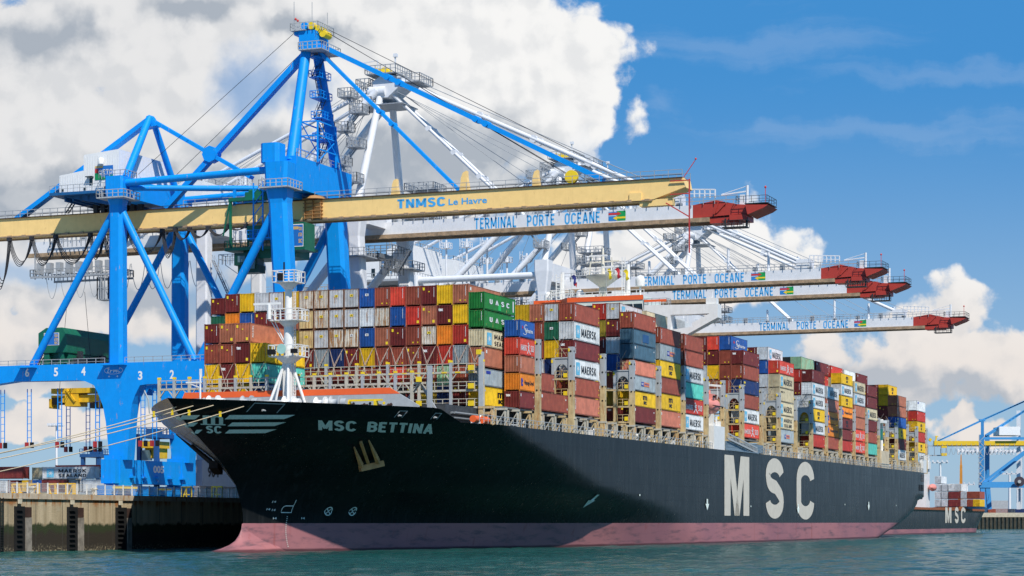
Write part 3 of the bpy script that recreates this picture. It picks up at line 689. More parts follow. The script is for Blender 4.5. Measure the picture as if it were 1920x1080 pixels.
def fmark(kind, Hh):
    key = ('F', kind, Hh)
    if key in LM: return LM[key]
    out = []
    def S(t0, t1, z0, z1, o=0.0): return front_fn(.008-o, -CW/2+CW*t0, -CW/2+CW*t1, z0*Hh, z1*Hh)
    def put(nm, k, *calls):
        m = MB()
        for c in calls: c(m)
        me = m.mesh(nm); me.materials.append(ink[k]); out.append(me)
    if 's' in kind: put('sticker', 'y', lambda m: rect(m, S(.10, .22, .76, .90)), lambda m: rect(m, S(.46, .54, .66, .72)))
    if 'p' in kind: put('sticker', 'y', lambda m: rect(m, S(.72, .86, .14, .28)))
    if 'q' in kind: put('sticker', 'y', lambda m: rect(m, S(.44, .52, .16, .23)), lambda m: rect(m, S(.76, .82, .16, .23)))
    if 'x' in kind: put('lettering', 'w', lambda m: text(m, 'tex', S(.10, .40, .70, .86), .05))
    if 'n' in kind: put('number_strip', 'w', *[(lambda m, i=i: rect(m, S(.80, .835, .42+.045*i, .45+.045*i))) for i in range(11)])
    if 'h' in kind: put('height_mark', 'y', lambda m: rect(m, S(.38, .60, .60, .72))); put('lettering', 'k', lambda m: text(m, '45', S(.42, .56, .62, .70, .004), .03))
    if 'i' in kind: put('height_mark', 'w', lambda m: rect(m, S(.38, .60, .60, .72))); put('lettering', 'k', lambda m: text(m, '40', S(.42, .56, .62, .70, .004), .03))
    LM[key] = out; return out
NCONT = 0
ORD = ['lowest', 'second', 'third', 'fourth', 'fifth', 'sixth', 'seventh', 'eighth', 'ninth', 'tenth', 'eleventh', 'twelfth', 'thirteenth', 'fourteenth', 'fifteenth', 'sixteenth', 'seventeenth', 'eighteenth']
def ordw(i): return 'first' if i == 0 else ORD[i]
LOGOW = {'ma': 'black-lettered', 'ms': 'two-line-lettered', 'mq': 'black-emblem', 'hl': 'blue-emblem', 'hs': 'white-lettered', 'sc': 'white-script', 'pn': 'blue-and-orange-badged', 'ua': 'white-lettered', 'u2': 'white-lettered', 'hp': 'blue-patched'}
def container(code, t, s, z, L=12.19, Hh=2.896, lg=None, fm='', label='', kind='std', small=False, group='containers stacked on the big ship', heading=0):
    global NCONT
    me, fr = cont_mesh(code, L, Hh, kind)
    o = link(bpy.data.objects.new('shipping_container', me)); o.location = W(t, s, z); o.rotation_euler = (0, 0, -TH+heading)
    settag(o, label, 'container', group); NCONT += 1
    if not small:
        c = link(bpy.data.objects.new('frame', fr)); c.parent = o
    for mm_ in (logo(lg, L, Hh) if lg else [])+(fmark(fm, Hh) if fm else []):
        c = link(bpy.data.objects.new(mm_.name.split('.')[0], mm_)); c.parent = o
    return o
Z0 = 20.75
def lab(code, lg, pos): return ((LOGOW[lg]+' ' if lg in LOGOW else '')+PAL[code][1]+' container').strip()+', '+pos
rnd = random.Random(5)
def fm_for(code):
    if code in 'DB': return rnd.choice(['sn', 'sn', 'qn', 'pn', 'n', 'sn'])
    if code in 'NRFA': return rnd.choice(['pn', 'sn', 'n', 'qn'])
    if code == 'X': return rnd.choice(['h', 'h', ''])
    if code == 'V': return 'h'
    if code in 'UKG': return 'n'
    return ''
def column(t, s, spec, z=Z0, pos='', L=12.19, small=False, hh=2.896):
    """spec bottom to top: tokens code[:logo[:fmark[:kind]]], '-' leaves an empty slot"""
    k = len(spec)
    for i, tk in enumerate(spec):
        a = tk.split(':'); code = a[0]; h_ = hh[i] if isinstance(hh, (list, tuple)) else hh
        if code != '-':
            lg = a[1] if len(a) > 1 and a[1] else None
            fm = a[2] if len(a) > 2 and a[2] else fm_for(code)
            if not lg and code in 'DBNRFUKASE': lg = 'cr'
            kd = a[3] if len(a) > 3 else 'std'
            ps = 'top of' if i == k-1 else ('bottom of' if i == 0 else ('second from top,' if i == k-2 else ordw(i)+' from bottom,'))
            hx = 2.896 if h_ > 2.75 else 2.591
            container(code, t, s, z, L, hx, lg, fm, lab(code, lg, ps+' '+pos), kd, small)
        z += h_
# first bay: short stack to the left of the foremast
for i, sp in enumerate((['D', 'Y', 'B', 'B::s', 'D'], ['D', 'D::x', 'B::p', 'N::p'], ['Y', 'D::xp', 'N::sp'], ['T', 'Y'])): pass
for i, sp in enumerate((['Y', 'Y', 'B::s', 'D::sn'], ['D', 'D::x', 'B::sn', 'N::sp'], ['Y', 'Y', 'D::xp', 'N:tr:sp'], ['U', 'T:cr:', 'Y'])):
    column(-153.3+2.49*i, 271.7, sp, pos=('leftmost', 'second', 'third', 'right-hand')[i]+' column of the block behind the foremast', hh=2.92)
# second bay: wall of container ends
BW = [['Y:mq', 'L:fr', 'N', 'C:ms', 'G:u2:n', 'G:ua:n'], ['D', 'B', 'L', 'R::pn', 'Y', 'N::qn'], ['K', 'M', 'R', 'O', 'D::xp', 'Y'], ['Q', 'B', 'D::x', 'X', 'N::sp', 'D::sn'], ['D', 'B', 'B', 'B::qn', 'R::pn', 'B::n'],
      ['J', 'F', 'B', 'D::sn', 'U', 'F::n'], ['D', 'D', 'B', 'N::pn', 'X', 'B::qn'], ['Y', 'B', 'Y', 'U::i', 'W', 'U::i'], ['J', 'D', 'D::sn', 'X::i', 'V:: ', 'V::h'], ['Y', 'D', 'K', 'X::h', 'V:: ', 'V::h'],
      ['B', 'D', 'L', 'V::h', 'X::h', 'X::h'], ['Y', 'D', 'D', 'Z::h', 'Z', 'X::h'], ['-', '-', '-', 'Q', 'N', 'Y'], ['-', '-', '-', '-', 'D', 'V'], ['-', '-', '-', '-', 'D::sn', 'W'],
      ['-', '-', '-', '-', 'U', 'Y'], ['-', '-', '-', '-', 'O', 'D::sn'], ['-', '-', '-', '-', 'E', 'D::s']]
for k, sp in enumerate(BW):
    nm = 'green-topped column right of the foremast' if k == 0 else ('nearest', 'second', 'third', 'fourth', 'fifth', 'sixth', 'seventh', 'eighth', 'ninth', 'tenth', 'eleventh', 'twelfth', 'thirteenth', 'fourteenth', 'fifteenth', 'sixteenth', 'farthest')[k-1]+' column left of the green-topped one'
    hs = [2.9, 2.75, 2.9, 2.75, 2.6, 2.591] if k == 0 else [2.93]*6
    zz_ = Z0
    column(-118.15-2.48*k, 286.0, [x.replace(':: ', '::') for x in sp], z=zz_ if k else 20.6, pos=nm, hh=hs if k == 0 else ([2.93]*5+[2.9] if k != 17 else [2.93]*4+[2.7, 2.591]))
# outermost short stack of twenty foot boxes and the low pair behind it
column(-115.2, 292.5, ['D:cr:x', 'O:hl:', 'N:tr:n', 'F:hs:n', 'U:sc:n'], z=20.55, pos='half-length box stack with white script', L=6.06, hh=2.6)
column(-115.2, 300.8, ['B:cr:n'], z=20.65, pos='low stepped pair between lashing towers', hh=2.8)
column(-115.2, 300.8, ['B::n'], z=23.5, pos='low stepped pair between lashing towers, half length', L=6.06, hh=2.8)
HS = [2.9, 2.9, 2.9, 2.88, 2.92, 2.9]
SIDE = [  # s, columns outermost first
 (315.6, [['A:tr', 'B:tr', 'H:ma', 'D:tr:x', 'H:ma', 'B:tr:qn'], ['D', 'B', 'K', 'Y', 'E::i', 'V'], ['-', '-', 'W', 'B::q', 'B', 'N'], ['-', '-', '-', '-', 'D', 'Y']], 'first'),
 (345.3, [['D:cr', 'Y:mq', 'L:pn', 'A:tr', 'S:cr', 'S:hp', 'B'], ['D::x', 'Q', 'B', 'U', 'W', 'D::sn', 'V:ma'], ['D', 'Q', '-', '-', 'D', 'Q', 'R']], 'second'),
 (360.0, [['A:cr', 'Y:mq', 'B:tr', 'Y:mq', 'L:pn', 'B:tr'], ['-', '-', '-', 'Y', 'W', 'D', 'C']], 'third'),
 (374.5, [['H:ma', 'R:hs', 'T:tr', 'W:ma', 'B:tr', 'B:tr'], ['-', '-', '-', 'L', 'D', 'D']], 'fourth'),
 (414.5, [['F:hs', 'H:ma', 'B:tr', 'K:ny', 'B:tr', 'D:cr:x'], ['D', 'J', 'D', 'B', 'B::q', 'B::q', 'U:sc'], ['-', '-', 'B', 'B', 'Y', 'D::s', 'F'], ['-', '-', '-', '-', 'W', 'D', 'D']], 'fifth'),
 (443.3, [['L:pn', 'C:ms', 'C:ma', 'C:ck', 'C:ma', 'F:hs'], ['J', 'J', 'D', 'W', 'W', 'U', 'W:ma'], ['-', '-', '-', 'W', 'W', 'D', 'D']], 'sixth'),
 (472.2, [['R:cr', 'W:ma', 'Y:mq', 'H:ma', 'W:ma::door', 'D:tr:x'], ['D', 'J', 'Q', 'W', 'D', 'R', 'M'], ['-', '-', '-', '-', 'D', 'R', 'J']], 'seventh'),
 (486.4, [['B:tr', 'O:hl', 'O:hl', 'A:cr', 'W:ma'], ['-', '-', 'D', 'D', 'F', 'R', 'D:cr']], 'eighth'),
 (501.2, [['R:cr', 'D', 'D:mq', 'O:hl', 'Y:mq', 'H:ma', 'Y:mq'], ['-', '-', '-', '-', 'C', 'C', 'R']], 'ninth'),
 (515.3, [['F:hs', 'F:hs', 'N:tr', 'N:tr', 'W:ma', 'C:ma'], ['-', '-', '-', '-', 'W', 'H', 'H']], 'tenth'),
 (529.6, [['T:tr', 'B', 'D:tr', 'C:ma', 'D:tr', 'D:tr'], ['-', '-', '-', '-', 'D', 'D', 'D:cr']], 'eleventh'),
 (567.0, [['H:ma', 'D', 'Y:mq', 'U:ny', 'N:tr:q', 'N:tr:q'], ['J', 'D', 'D', 'B', 'D::s', 'Y', 'Y:mq'], ['-', '-', '-', 'B', 'D', 'D', 'B']], 'twelfth'),
 (594.6, [['W:ma', 'Y:mq', 'R', 'Y:mq', 'R:cr:q', 'H:fr::reefer'], ['J', 'Q', 'D', 'Q', 'N', 'H']], 'thirteenth')]
for s_, cols, w in SIDE:
    top = len(cols[0])
    for j, sp in enumerate(cols):
        ps = w+' hull-side stack from the bow' if j == 0 else ('second', 'third', 'fourth')[j-1]+' row behind '+w+' hull-side stack'
        hs = [2.77, 2.7, 2.54, 2.7, 2.545, 2.6, 2.9] if (s_ == 345.3 and j == 0) else ([2.64]*7 if s_ == 501.2 and j == 0 else [2.86]*7 if s_ > 560 else [2.9]*7)
        column(-115.2-2.48*j, s_, sp, z=20.78 if s_ < 560 else 20.4, pos=ps, hh=hs)
# ------------------------------------------------------------------ deck gear and lashing bridges
shw = mat('ship_white', (.78, .77, .74), .4, var=.05, streak=.18, dirt=(.5, .36, .2))
beige = mat('lashing_bridge_paint', (.50, .47, .39), .6, var=.12, streak=.35, rust=.35, dirt=(.36, .22, .09))
beigr = mat('lashing_bridge_rusty', (.55, .42, .22), .65, var=.2, streak=.6, rust=.55, dirt=(.36, .18, .05))
pgrey = mat('ship_grey', (.40, .42, .43), .5, var=.07, streak=.15)
oran = mat('orange_band', (.85, .13, .03), .45, var=.04)
yel = mat('safety_yellow', (.85, .60, .02), .5, var=.08)
dark = mat('dark_coaming', (.05, .055, .06), .7, var=.3)
steel = mat('lashing_steel', (.36, .27, .22), .6, var=.2)
m = MB(); m.box(-160.5, -117.5, 273, 386, 17.65, 20.3); m.box(-160.5, -117.5, 403, 604, 17.65, 20.25); part('hatch_coaming', m, dark, ship)
m = MB()
for s0, s1 in ((286, 298.4), (300.8, 313), (315.6, 327.8), (345.3, 357.5), (360, 372.2), (374.5, 386.7), (414.5, 426.7), (443.3, 455.5), (472.2, 484.4), (486.4, 498.6), (501.2, 513.4), (515.3, 527.5), (529.6, 541.8), (567, 579.2), (594.6, 606)):
    m.box(-161, -114.2, s0+.1, s1-.1, 20.32, 20.58)
part('hatch_cover', m, mat('hatch_grey', (.16, .165, .16), .7, var=.25, rust=.3), ship)
SB = [299.65, 314.4, 329.4, 344.2, 358.85, 373.45, 388.2, 399.6, 413.2, 427.9, 442.2, 456.6, 471.0, 485.35, 499.95, 514.3, 528.6, 542.8, 553.8, 565.8, 580.2, 593.4, 607.1]
for s_ in SB:
    zt = 31.2 if s_ < 540 else 30.4
    m = MB()
    for z in (20.7, 23.3, 26.1): m.box(-124, -116.4, s_-.42, s_+.42, z, z+.26)
    br = part('lashing_bridge', m, beigr, ship)
    for t0, t1, zz in ((-114.3, -113.5, zt), (-117.1, -116.6, zt-1.7), (-122.2, -121.7, zt-1.7)):
        m = MB(); m.box(t0, t1, s_-.42, s_+.42, 20.2, 26.0); m.box(t0-.02, t1+.02, s_-.45, s_+.45, 17.65, 20.2)
        part('post', m, beigr, br)
        m = MB(); m.box(t0+.002, t1-.002, s_-.418, s_+.418, 26.0, zz); part('post_top', m, pgrey, br)
        m = MB(); m.box(t0-.03, t0+.25, s_-.46, s_+.2, zz-.75, zz-.25); part('post_cap', m, yel, br)
        if t0 > -115:
            for k in range(4):
                m = MB(); m.tube((t1-.02, s_, zz-.7-k*2.3), (t1+.015, s_, zz-.7-k*2.3), .17, 10); m.tube((t0+.4, s_-.40, zz-.7-k*2.3), (t0+.4, s_-.46, zz-.7-k*2.3), .15, 10); part('post_hole', m, dkm, br)
    # arch panel
    pts = [(-116.6, zt-1.8), (-116.6, zt-4.6)]+[(-115.45+1.05*math.cos(R(180-18*i)), zt-4.2+1.55*math.sin(R(180-18*i))) for i in range(11)]+[(-114.3, zt-4.6), (-114.3, zt-1.8)]
    n_ = len(pts); m = MB()
    top = [(-116.6+2.3*i/(n_-3), zt-1.8) for i in range(n_-2)]; low = pts[1:-1]
    for sv in (s_-.2, s_+.2):
        m.add([(a, sv, b2) for a, b2 in low]+[(a, sv, b2) for a, b2 in top], [(i, i+1, n_-2+i+1, n_-2+i) for i in range(n_-3)])
    m.box(-116.6, -114.3, s_-.3, s_+.3, zt-1.8, zt-1.6); part('arch_panel', m, pgrey, br)
    m = MB()
    for z in (20.96, 23.56, 26.36): m.box(-116.6, -114.3, s_-.38, s_+.38, z-.3, z); m.rail((-116.5, s_-.4, z), (-114.4, s_-.4, z), 1.1, 1.2, .04)
    m.rail((-116.5, s_-.3, zt-1.6), (-114.4, s_-.3, zt-1.6), 1.3, 1.1, .04); part('walkway', m, beigr, br)
    for z in (20.95, 23.56, 26.36): m = MB(); m.box(-115.1, -114.5, s_-.5, s_-.15, z+.1, z+.75); part('lashing_box', m, yel, br)
    m = MB(); m.beam((-116.3, s_-.3, 26.5), (-115, s_-.3, 28), .1, .1); m.beam((-114.6, s_-.3, 26.5), (-115.7, s_-.3, 27.9), .1, .1); m.beam((-116.6, s_-.35, zt-1.4), (-114.6, s_-.9, zt+1.6), .06, .06); m.beam((-114.7, s_-.35, zt-1.4), (-116.6, s_-.9, zt+1.6), .06, .06); part('lashing_rod', m, steel, br)
# pedestals, railing and clutter along the port deck edge
sp_ = 280.5; rk = random.Random(9); k = 0
while sp_ < 604:
    if not (388 < sp_ < 428 or 541 < sp_ < 555):
        m = MB(); a = .9+rk.random()*.5
        m.box(-115.6, -114.9, sp_, sp_+.22, 17.65, 20.3); m.box(-113.6, -113.35, sp_, sp_+.22, 17.65, 20.3); m.box(-115.6, -113.2, sp_-.1, sp_+.32, 20.0, 20.3)
        m.box(-113.6, -113.35, sp_+a, sp_+a+.2, 17.65, 20.0); m.beam((-114.9, sp_+.1, 17.7), (-113.5, sp_+.1, 19.9), .15, .15)
        part('container_pedestal', m, beigr if k % 3 == 0 else beige, ship)
    sp_ += 4.85; k += 1
m = MB()
m.rail((-113.15, 275, 17.75), (-113.15, 390, 17.75), 1.15, 1.6, .04); m.rail((-113.15, 425, 17.75), (-113.15, 604, 17.75), 1.15, 1.6, .045)
part('deck_railing', m, pgrey, ship)
vm = [mat('vent_cream', (.60, .55, .42), .5, var=.1, streak=.4), pgrey, shw, beigr]
for i in range(84):
    s_ = 277+i*3.9+rk.random()*2
    if 389 < s_ < 425 or s_ > 603: continue
    t_ = -114.3-rk.random()*1.5; m = MB(); q_ = rk.random()
    if q_ < .35: m.tube((t_, s_, 17.6), (t_, s_, 18.5), .22, 8); m.lathe([(.22, 0), (.45, .05), (.45, .3), (.2, .5), (0, .52)], (t_, s_, 18.5), n=10); part('deck_vent', m, vm[i % 4], ship)
    elif q_ < .6: m.tube((t_, s_-.5, 17.6), (t_, s_-.5, 18.5), .2, 8); m.tube((t_, s_+.5, 17.6), (t_, s_+.5, 18.5), .2, 8); m.box(t_-.35, t_+.35, s_-.9, s_+.9, 17.6, 17.75); part('mooring_bollard', m, vm[(i+1) % 4], ship)
    elif q_ < .8: m.box(t_-.5, t_+.5, s_-.6, s_+.6, 17.65, 18.6+rk.random()); m.tube((t_+.2, s_, 18.2), (t_+.2, s_+1.4, 18.9), .12, 6); part('deck_locker', m, vm[(i+2) % 4], ship)
    else: m.tube((t_, s_-1.2, 18.2), (t_, s_+1.8, 18.2), .14, 8); m.tube((t_, s_-1.2, 17.6), (t_, s_-1.2, 18.3), .14, 8); m.tube((t_, s_+1.8, 17.6), (t_, s_+1.8, 19), .14, 8); part('deck_pipe', m, vm[i % 3], ship)
m = MB()
for t0 in (-117.4, -116.9): m.tube((t0, 275, 19.2), (t0, 604, 19.2), .16, 6); m.tube((t0, 275, 18.5), (t0, 604, 18.5), .1, 6)
part('deck_pipe', m, mat('pipe_grey', (.25, .27, .28), .5), ship)
# near bow: orange rolls behind the rail
for i in range(2):
    m = MB(); m.tube((-114.3, 275.4+i*3.4, 18.3), (-114.3, 277.2+i*3.4, 18.3), .5, 12); part('hose_reel', m, oran, ship)
# full lashing bridge in front of the first bay
def grid_bridge(s_, ts, zs, zt, base, dep=1.0, diag=True, cap=True):
    m = MB()
    for z in zs: m.box(ts[0], ts[-1], s_, s_+dep, z-.28, z)
    br = part('lashing_bridge', m, beige, ship)
    for i, t_ in enumerate(ts):
        m = MB(); m.box(t_-.2, t_+.2, s_-.06, s_+.3, base, zt); part('post', m, pgrey if i % 2 else beige, br)
        m = MB(); m.box(t_-.215, t_+.215, s_-.08, s_+.31, zt, zt+.3); part('post_cap', m, yel, br)
    m = MB()
    for z in zs: m.rail((ts[0], s_, z), (ts[-1], s_, z), 1.1, 1.25, .05)
    part('handrail', m, beige, br)
    m = MB()
    for a, b2 in zip(ts, ts[1:]):
        z = zs[-1]-.3; m.beam((a+.2, s_+.1, z-.9), (a+.9, s_+.1, z), .22, .12); m.beam((b2-.2, s_+.1, z-.9), (b2-.9, s_+.1, z), .22, .12)
    part('bracket', m, beige, br)
    return br
ta = [-161.0+2.49*i for i in range(18)]
ba = grid_bridge(270.0, ta, [23.2], 24.5, 18.4)
m = MB(); m.beam((-124, 271.3, 19), (-120.6, 271.3, 23), .3, .3); m.beam((-120.2, 271.3, 22.8), (-117.8, 271.3, 19), .3, .3); part('brace', m, pgrey, ba)
m = MB(); m.box(-118.75, -118.2, 269.8, 270.4, 18, 25.4); part('corner_post', m, pgrey, ba)
for z in (23.2, 19.9): m = MB(); m.box(-120.3, -119.6, 269.5, 269.9, z, z+.7); part('lashing_box', m, yel, ba)
tb = [-146.4+4.98*i for i in range(7)]
bb_ = grid_bridge(284.4, tb, [20.55, 23.0, 25.6], 26.9, 17.7, 1.2)
m = MB(); m.box(-117.0, -116.4, 284.0, 284.7, 17.7, 28.3); part('corner_post', m, pgrey, bb_)
m = MB(); m.box(-117.3, -116.6, 283.8, 284.3, 27.9, 28.6); part('post_cap', m, yel, bb_)
for z in (25.7, 23.1, 20.6): m = MB(); m.box(-118.6, -117.8, 283.9, 284.3, z, z+.75); part('lashing_box', m, yel, bb_)
m = MB()
for i in range(14): m.box(-146+2.1*i, -145.2+2.1*i, 284.33, 284.395, 25.36, 25.56)
part('hazard_patch', m, yel, bb_)
for k in range(16):
    t0 = -116.95-2.48*k
    if t0 < -149: break
    m = MB()
    for a, b2 in ((t0-.15, t0-2.1), (t0-2.3, t0-.4)):
        m.beam((a, 285.93, 29.45), ((a+b2)/2+(b2-a)*.1, 285.2, 26.9), .07, .07); m.beam((a, 285.93, 29.45), ((a+b2)/2+(b2-a)*.25, 285.0, 25.7), .07, .07)
    part('lashing_rod', m, steel, bb_)
for k in range(4):
    t0 = -144.65-2.49*k; m = MB()
    for a, b2 in ((t0-.15, t0-2.1), (t0-2.3, t0-.4)): m.beam((a, 271.6, 26.6), ((a+b2)/2+(b2-a)*.25, 270.8, 23.3), .07, .07)
    part('lashing_rod', m, steel, ba)
# breakwater with its orange top band
bwp = [(-157, 19.0), (-155.6, 21.7), (-155.2, 22.4), (-123.6, 22.4), (-117.2, 18.8), (-117.2, 17.6), (-157, 17.6)]
m = MB(); m.prism([(-157, 17.6), (-119.2, 17.6), (-119.2, 19.9), (-122.1, 21.55), (-156, 21.55)], 's', 268.0, 268.3)
for i in range(13): m.prism([(268.3, 17.6), (269.4, 17.6), (268.3, 21.2)], 't', -155+2.5*i, -154.85+2.5*i)
bw_ = part('breakwater', m, pgrey, ship)
m = MB(); m.prism([(-156, 21.554), (-122.1, 21.554), (-123.6, 22.4), (-155.6, 22.4)], 's', 267.98, 268.32); part('top_band', m, oran, bw_)
for i, t_ in enumerate((-147, -141, -134, -131.5, -129, -126.5, -124.4)):
    m = MB(); m.tube((t_, 268.03, 20.3), (t_, 267.97, 20.3), .2, 12); part('drain_hole', m, yel if i == 6 else dkm, bw_)
# forecastle gear
for i, (t_, s_) in enumerate(((-146, 258), (-143, 254), (-139, 256), (-134, 258.5), (-141, 262), (-131, 262), (-128, 260.5))):
    m = MB(); m.lathe([(.9, 0), (1.0, .1), (.55, .2), (.55, 1.3), (1.0, 1.4), (1.0, 1.55)], (t_-.8, s_, 20.0), 't', 14); m.box(t_-1, t_+1.2, s_-.7, s_+.7, 18.5, 19.3); m.tube((t_+.8, s_, 20), (t_+1.6, s_, 20), .6, 12)
    part('mooring_winch', m, (pgrey, shw)[i % 2], ship)
m = MB()
for i in range(26): 
    x = i/25; m.tube((-131+9*x, 262.5+2*x, 19.55+.22*math.sin(i*1.3)), (-130.6+9*x, 262.5+2*x, 19.75+.22*math.sin(i*1.3+1)), .22, 6)
part('anchor_chain', m, mat('dark_rust', None), ship)
m = MB(); m.box(-127, -121.5, 261, 261.4, 20.2, 20.45); m.box(-126.6, -126.3, 260.8, 261.6, 18.5, 20.2); m.box(-122.6, -122.3, 260.8, 261.6, 18.5, 20.2); part('chain_stopper', m, yel, ship)
m = MB(); m.tube((-140.5, 246, 18.5), (-140.5, 246, 23.2), .13, 8); m.beam((-140.5, 246, 21.5), (-142.2, 246, 22.1), .12, .12); m.box(-142.6, -140.3, 245.9, 246.1, 22.1, 22.3); part('jackstaff', m, shw, ship)
m = MB(); m.path([(-150.5, 250, 18.5), (-150.7, 250, 20.4), (-151.3, 250, 21.6)], .09); part('light_pole', m, pgrey, ship)
# foremast
T0, S0 = -138.5, 267.0
m = MB(); m.tube((T0, S0, 26.6), (T0, S0, 32), .72, 16, .64); m.tube((T0, S0, 31.9), (T0, S0, 36.9), .58, 16, .5); m.box(T0-.62, T0+.62, S0-.55, S0+.55, 18.4, 26.2)
m.lathe([(.75, 0), (1.9, .9), (1.9, 1.0)], (T0, S0, 26.0)); m.lathe([(.66, 0), (1.55, .8), (1.55, .9)], (T0, S0, 31.1)); m.lathe([(.58, 0), (1.4, .9), (1.4, 1.0)], (T0, S0, 36.3))
fm_ = part('foremast', m, shw, ship)
for dx, dy in ((-3.6, 1.0), (2.9, 1.2), (-2.6, -4.0), (1.2, -4.2)):
    m = MB(); m.tube((T0+dx, S0+dy*.6, 18.4), (T0+dx*.12, S0+dy*.1, 26.3), .21, 10); part('leg', m, shw, fm_)
m = MB(); m.box(T0-2.4, T0+.2, S0-2.7, S0-2.5, 20.6, 20.8); m.beam((T0-1.3, S0-2.4, 18.4), (T0-.5, S0-.6, 26), .2, .2); part('leg_brace', m, shw, fm_)
for z, r_ in ((27.0, 2.3), (32.0, 2.3), (37.3, 1.7)):
    m = MB(); m.box(T0-r_, T0+r_, S0-1.6, S0+1.6, z-.12, z); m.railbox(T0-r_, T0+r_, S0-1.6, S0+1.6, z, 1.5, .95, .06)
    if z == 32: m.beam((T0-2.2, S0-1, 31.9), (T0-.6, S0-.2, 28.8), .14, .14); m.beam((T0-1.7, S0-1, 31.9), (T0-.4, S0-.2, 28.8), .14, .14)
    part('platform', m, shw, fm_)
m = MB(); m.lathe([(.18, .8), (.25, .3), (.72, -.4)], (T0, S0-1.8, 27.9), 's', 16); part('horn', m, mat('horn_turquoise', (.35, .58, .52), .5, var=.1), fm_)
m = MB(); m.box(T0-4.6, T0-.4, S0-1.7, S0-1.5, 34.1, 34.4); m.tube((T0-2.2, S0-1.6, 32.1), (T0-2.2, S0-1.6, 34.1), .3, 10); part('radar_scanner', m, shw, fm_)
m = MB(); m.ladder((T0+.95, S0, 18.5), (T0+.95, S0, 37), .5, (0, 1, 0), .45, .04); part('ladder', m, shw, fm_)
m = MB(); m.box(T0-.8, T0, S0-1.9, S0-1.3, 37.4, 38.4); m.tube((T0-.2, S0-1, 38.4), (T0-.2, S0-1, 40), .12, 8); m.box(T0-2.3, T0-1.2, S0-2, S0-1.5, 27.2, 27.9); m.box(T0+1.3, T0+2.2, S0-2, S0-1.5, 27.3, 27.9); part('mast_lamp', m, dkm, fm_)
# deckhouse with the navigating bridge and its wing
m = MB(); m.box(-152, -121, 389.5, 401, 17.6, 42.6); m.box(-163.5, -113.5, 391, 400, 17.6, 19.0); dh = part('deckhouse', m, shw, ship)
pl = [(-149.6, 391.4), (-144.2, 391.4), (-141.6, 388.4), (-126.2, 388.2)]
m = MB(); o_ = MB(); w_ = MB(); mu = MB()
for (ta_, sa), (tb_, sb2) in zip(pl, pl[1:]):
    def q4(mb, z0, z1, d=0): mb.add([(ta_, sa-d, z0), (tb_, sb2-d, z0), (tb_, sb2-d, z1), (ta_, sa-d, z1)], [(0, 1, 2, 3)])
    q4(m, 42.6, 46.2); q4(o_, 46.1, 47.0, .12); q4(w_, 43.75, 45.35, .03)
    L_ = tb_-ta_; k = max(1, round(abs(L_)/2.0))
    for i in range(k+1):
        x = ta_+L_*i/k; y = sa+(sb2-sa)*i/k; mu.beam((x, y-.06, 43.7), (x-.15, y-.10, 45.4), .2, .12)
m.add([(-126.2, 388.2, 42.6), (-126.2, 399, 42.6), (-126.2, 399, 46.9), (-126.2, 388.2, 46.9), ], [(0, 1, 2, 3)])
m.add([(-149.6, 391.4, 46.6), (-126.2, 388.2, 46.6), (-126.2, 399, 46.6), (-149.6, 399, 46.6)], [(0, 1, 2, 3)])
m.add([(-149.6, 391.4, 42.6), (-149.6, 399, 42.6), (-149.6, 399, 46.9), (-149.6, 391.4, 46.9)], [(3, 2, 1, 0)])
br_ = part('navigation_bridge', m, mat('ship_white_green', (.66, .72, .66), .4, var=.05, streak=.1), ship)
part('roof_band', o_, oran, br_); part('window', w_, mat('dark_glass', (.012, .02, .02), .08, var=0, spec=.7), br_); part('mullion', mu, shw, br_)
m = MB(); m.box(-126.19, -126.15, 389.5, 391.5, 43.7, 45.3); part('side_window', m, mat('dark_glass', None), br_)
m = MB(); m.prism([(-126.0, 37.4), (-120.8, 37.4), (-120.8, 43.0), (-126.0, 43.0)], 's', 388.0, 390.5); m.prism([(-126.0, 43.0), (-111.6, 43.0), (-111.6, 44.7), (-126.0, 45.0)], 's', 388.0, 390.5)
m.prism([(-120.8, 37.6), (-111.6, 42.2), (-111.6, 43.0), (-113.2, 43.0), (-116.6, 41.3), (-116.6, 40.6), (-120.8, 40.2)], 's', 388.0, 390.5)
m.box(-126, -121.0, 390.6, 398, 30, 43)
wg = part('bridge_wing', m, shw, ship)
m = MB(); m.railbox(-126, -121.5, 388, 390.4, 45.0, 1.2, 1.3, .05); part('wing_rail', m, pgrey, wg)
m = MB(); m.box(-126, -121.6, 387.93, 387.99, 45.55, 46.0); part('wing_band', m, oran, wg)
m = MB(); m.box(-114, -112, 388.4, 390, 44.8, 45.9); m.tube((-113, 389, 45.9), (-113, 389, 47.2), .08); part('wing_console', m, shw, wg)
m = MB(); m.box(-123.2, -122.4, 387.9, 388, 39.6, 40.4); part('wing_lamp', m, dkm, wg)
# roof masts
m = MB(); m.tube((-136.3, 394, 46.6), (-136.3, 394, 50), .9, 14, .7); m.lathe([(.7, 0), (3.3, 1.9), (3.4, 2.2)], (-136.3, 394, 49.4)); m.tube((-136.3, 394, 51.5), (-136.3, 394, 57), .45, 10, .2); m.beam((-139.6, 394, 54.2), (-133, 394, 54.4), .25, .25)
m.beam((-138.8, 393, 51.6), (-138.2, 393, 56), .2, .2); m.beam((-133.8, 393, 51.6), (-134.2, 393, 55), .2, .2)
rmast = part('radar_mast', m, mat('mast_cream', (.72, .67, .55), .5, var=.05, streak=.2), ship)
m = MB(); m.railbox(-139.4, -133.2, 391, 397, 51.6, 1.2, 1.2, .06); part('mast_rail', m, shw, rmast)
m = MB(); m.box(-138.5, -134.9, 392.4, 392.7, 55.2, 55.5); m.box(-136, -132.6, 392.4, 392.7, 53.0, 53.3); part('radar_scanner', m, shw, rmast)
